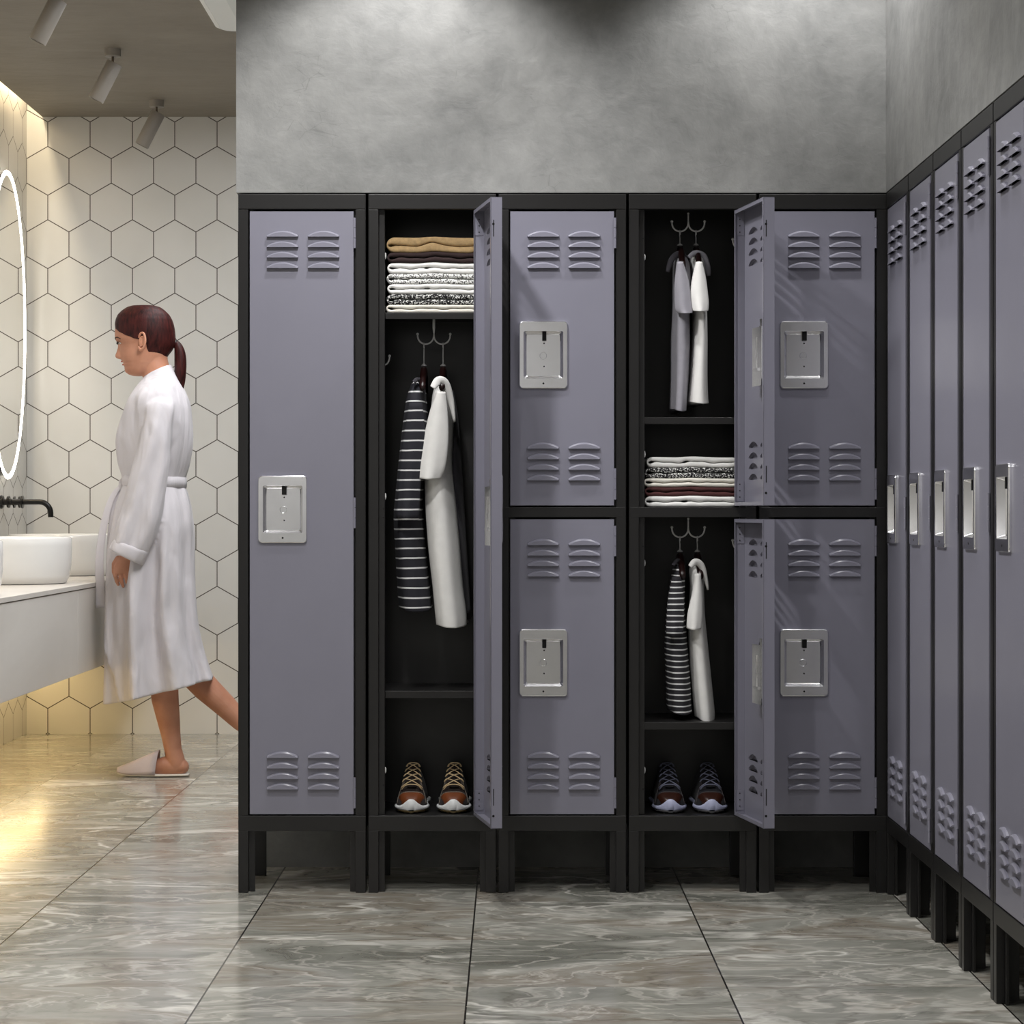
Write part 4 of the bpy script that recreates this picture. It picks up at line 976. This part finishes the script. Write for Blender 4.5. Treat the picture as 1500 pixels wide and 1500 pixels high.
# a few long drawn creases at the shoulder and skirt
o = rel(m).build('bathrobe', TERRY, woman); remesh(o, .0052, 4, .5)
for s, off in ((-1, 0), (1, 24)):
    m = MB(); rings = []
    for (fa, ba, k) in (((168, 789), (217.5, 807), .056), ((167, 788.5), (219, 808), .0665), ((164, 795), (215.5, 817), .069), ((160.5, 802), (211, 826), .069), ((160, 803.5), (209.5, 828.5), .064), ((163, 803), (206, 826), .055), ((168, 795), (210, 815), .052)):
        rings.append(robe_ring((fa[0] + off, fa[1]), (ba[0] + off, ba[1]), k, s * .206, 48, .002, 5, 3.5, ex=.95))
    rel(m.loft(rings, cap=False)).build('cuff', TERRY, woman, smooth=True, subsurf=1)
m = MB(); rings = []
for (dy_, k) in ((-8, -.003), (-7.4, .0025), (0, .004), (7.4, .0025), (8, -.003)):
    rings.append(robe_ring((181 - k / pxm, 704 + dy_), (271.5 + k / pxm, 707 + dy_), .148 + k, 0, 64, .003, 8, 1.45))
rel(m.loft(rings, cap=False)).build('belt', TERRY, woman, smooth=True)
m = MB(); m.ball(wp(180.5, 708, -.045), .021, 16, 10, (.8, 1.1, .95)); m.ball(wp(178, 714, -.055), .015, 14, 8, (.9, 1, 1.3)); rel(m).build('belt_knot', TERRY, woman, smooth=True)
def ribbon(pts, w0, w1, name):
    m = MB(); P_ = catmull([Vector(p) for p in pts], 5); rings = []; n = len(P_)
    for i, p in enumerate(P_):
        u = i / (n - 1); w_ = w0 + (w1 - w0) * u; th = .0045
        rings.append([(p.x + w_ / 2 * math.copysign(abs(math.cos(a)) ** .7, math.cos(a)), p.y + th * math.sin(a) + .004 * math.sin(u * 9), p.z) for a in [2 * PI * j / 16 for j in range(16)]])
    rel(m.loft(rings)).build(name, TERRY, woman, smooth=True)
ribbon([wp(177, 712, -.06), wp(168, 722, -.075), wp(158, 745, -.085), wp(149.5, 785, -.09), wp(145.5, 825, -.09), wp(146.5, 855, -.09), wp(147.5, 890, -.09)], .020, .036, 'belt_end')
ribbon([wp(178, 712, -.055), wp(169, 735, -.072), wp(163, 775, -.08), wp(160, 830, -.085), wp(159, 868, -.085)], .020, .026, 'belt_end')
# hem edge roll
# slippers
SLP = cloth('slipper_fabric', rgb(206, 192, 190), .03)
SLS = simple('slipper_sole', rgb(226, 220, 208), .7)
def slipper(dy, heel, toe, flat, name='slipper', M=None):
    """built along -X from heel to toe, then placed"""
    L = .262; rr = []
    def hw(u): return .046 * (math.sin(PI * min(1, max(0, (u + .06) / 1.12)) ** .8)) ** .55 * (.8 + .2 * u)
    us = [0.01, .04, .1, .2, .35, .5, .65, .8, .9, .96, .99]
    m = MB(); rings = []
    for u in us: rings.append([(-u * L, hw(u) * math.copysign(abs(math.cos(a)) ** .7, math.cos(a)), .0055 + .005 * math.copysign(abs(math.sin(a)) ** .7, math.sin(a)) + .008 * max(0, (u - .8) / .2) ** 2) for a in [2 * PI * j / 24 for j in range(24)]])
    m.loft(rings)
    v = MB(); rings = []
    for u in [.46, .55, .65, .75, .85, .92, .97, .995]:
        t_ = (u - .44) / .56; hz_ = .074 * (1 - t_) ** .85 + .014
        rings.append([(-u * L + (.012 * math.sin(a) * (1 - t_)), (hw(u) + .001) * math.copysign(abs(math.cos(a)) ** .6, math.cos(a)), .008 + hz_ * abs(math.sin(a)) ** .8 * 1.0 + .008 * max(0, (u - .8) / .2) ** 2) for a in [PI * j / 23 for j in range(24)]])
    v.loft(rings, cap=False, closed=False)
    so = m.build(name, SLS, woman, smooth=True); vo = v.build('slipper_upper', SLP, so, smooth=True, solid=.003)
    so.matrix_local = M; return so
hp = wp(278, FLY(n_), n_); slipper(n_, 0, 0, True, M=Matrix.Translation(Vector((hp.x, YW + n_, .0005)) - inv))
hp = wp(413, 1055, f_)
slipper(f_, 0, 0, False, M=Matrix.Translation(Vector((hp.x, YW + f_, hp.z)) - inv) @ Matrix.Rotation(math.radians(-62), 4, 'Y') @ Matrix.Scale(.84, 4))

# ------------------------------------------------------------------ lights
def area(name, loc, size, energy, col=(1, 1, 1), rot=(0, 0, 0), size_y=None, spread=None):
    l = bpy.data.lights.new(name, 'AREA'); l.energy = energy; l.color = col; l.size = size
    if size_y: l.shape = 'RECTANGLE'; l.size_y = size_y
    if spread: l.spread = math.radians(spread)
    o = bpy.data.objects.new(name, l); C.objects.link(o); o.location = loc; o.rotation_euler = rot; return o
def spot(name, loc, energy, ang, blend, rad, col=(1, 1, 1), target=None):
    l = bpy.data.lights.new(name, 'SPOT'); l.energy = energy; l.spot_size = math.radians(ang); l.spot_blend = blend; l.shadow_soft_size = rad; l.color = col
    o = bpy.data.objects.new(name, l); C.objects.link(o); o.location = loc
    if target: o.rotation_euler = (Vector(target) - Vector(loc)).to_track_quat('-Z', 'Y').to_euler()
    return o
for (x, y, e, a, bl_) in ((-.265, -.36, 44, 108, .4), (.705, -.32, 34, 108, .4), (-.45, -1.1, 82, 132, .5), (.73, -1.35, 24, 122, .5), (-.35, -2.2, 60, 140, .7), (.5, -2.5, 24, 140, .7), (-1.0, -6.0, 100, 160, .7), (.3, -6.0, 12, 160, .7)):  # last two are unseen fill, added to brighten the rear wall chrome reflects
    spot('downlight_and_fill', (x, y, 2.62), e, a, bl_, .05, (1, .99, .98))
area('washroom_light', (-.75, 2.4, 2.62), .8, 28, (.97, .98, 1), size_y=1.6)
area('washroom_front_fill', (-.55, 1.15, 2.62), .8, 39, (.97, .98, 1), size_y=1.0)  # added fill without a fixture, placed to brighten the vanity front
area('cove_light', (LX + .032, 1.7, 2.79), .03, 21, (1, .82, .55), size_y=4.8)
area('vanity_glow', (LX + .1, 2.6, .378), .08, 4, (1, .72, .34), size_y=3.2)
for Z in (8.645, 9.717):
    spot('spot_beam', (-1.466 - .08, Z - D, CZ - .21), 4, 60, .6, .02, (1, .9, .76), target=(-2.0, Z - D, 1.3))

wd = bpy.data.worlds.new('room_air'); bpy.context.scene.world = wd; wd.use_nodes = True
wd.node_tree.nodes['Background'].inputs[0].default_value = (.9, .93, 1, 1); wd.node_tree.nodes['Background'].inputs[1].default_value = .09

cam = bpy.data.cameras.new('camera'); co = bpy.data.objects.new('camera', cam); C.objects.link(co)
co.location = (0, -D, H); co.rotation_euler = (PI / 2, 0, 0); cam.sensor_width = 36; cam.lens = F / 1500 * 36
cam.shift_x = 1.5 / 1500; cam.shift_y = 2.0 / 1500; cam.clip_start = .05
sc = bpy.context.scene; sc.camera = co
vs = sc.view_settings; vs.view_transform = 'Standard'; vs.look = 'None'; vs.gamma = 1; vs.exposure = 0; vs.use_curve_mapping = False
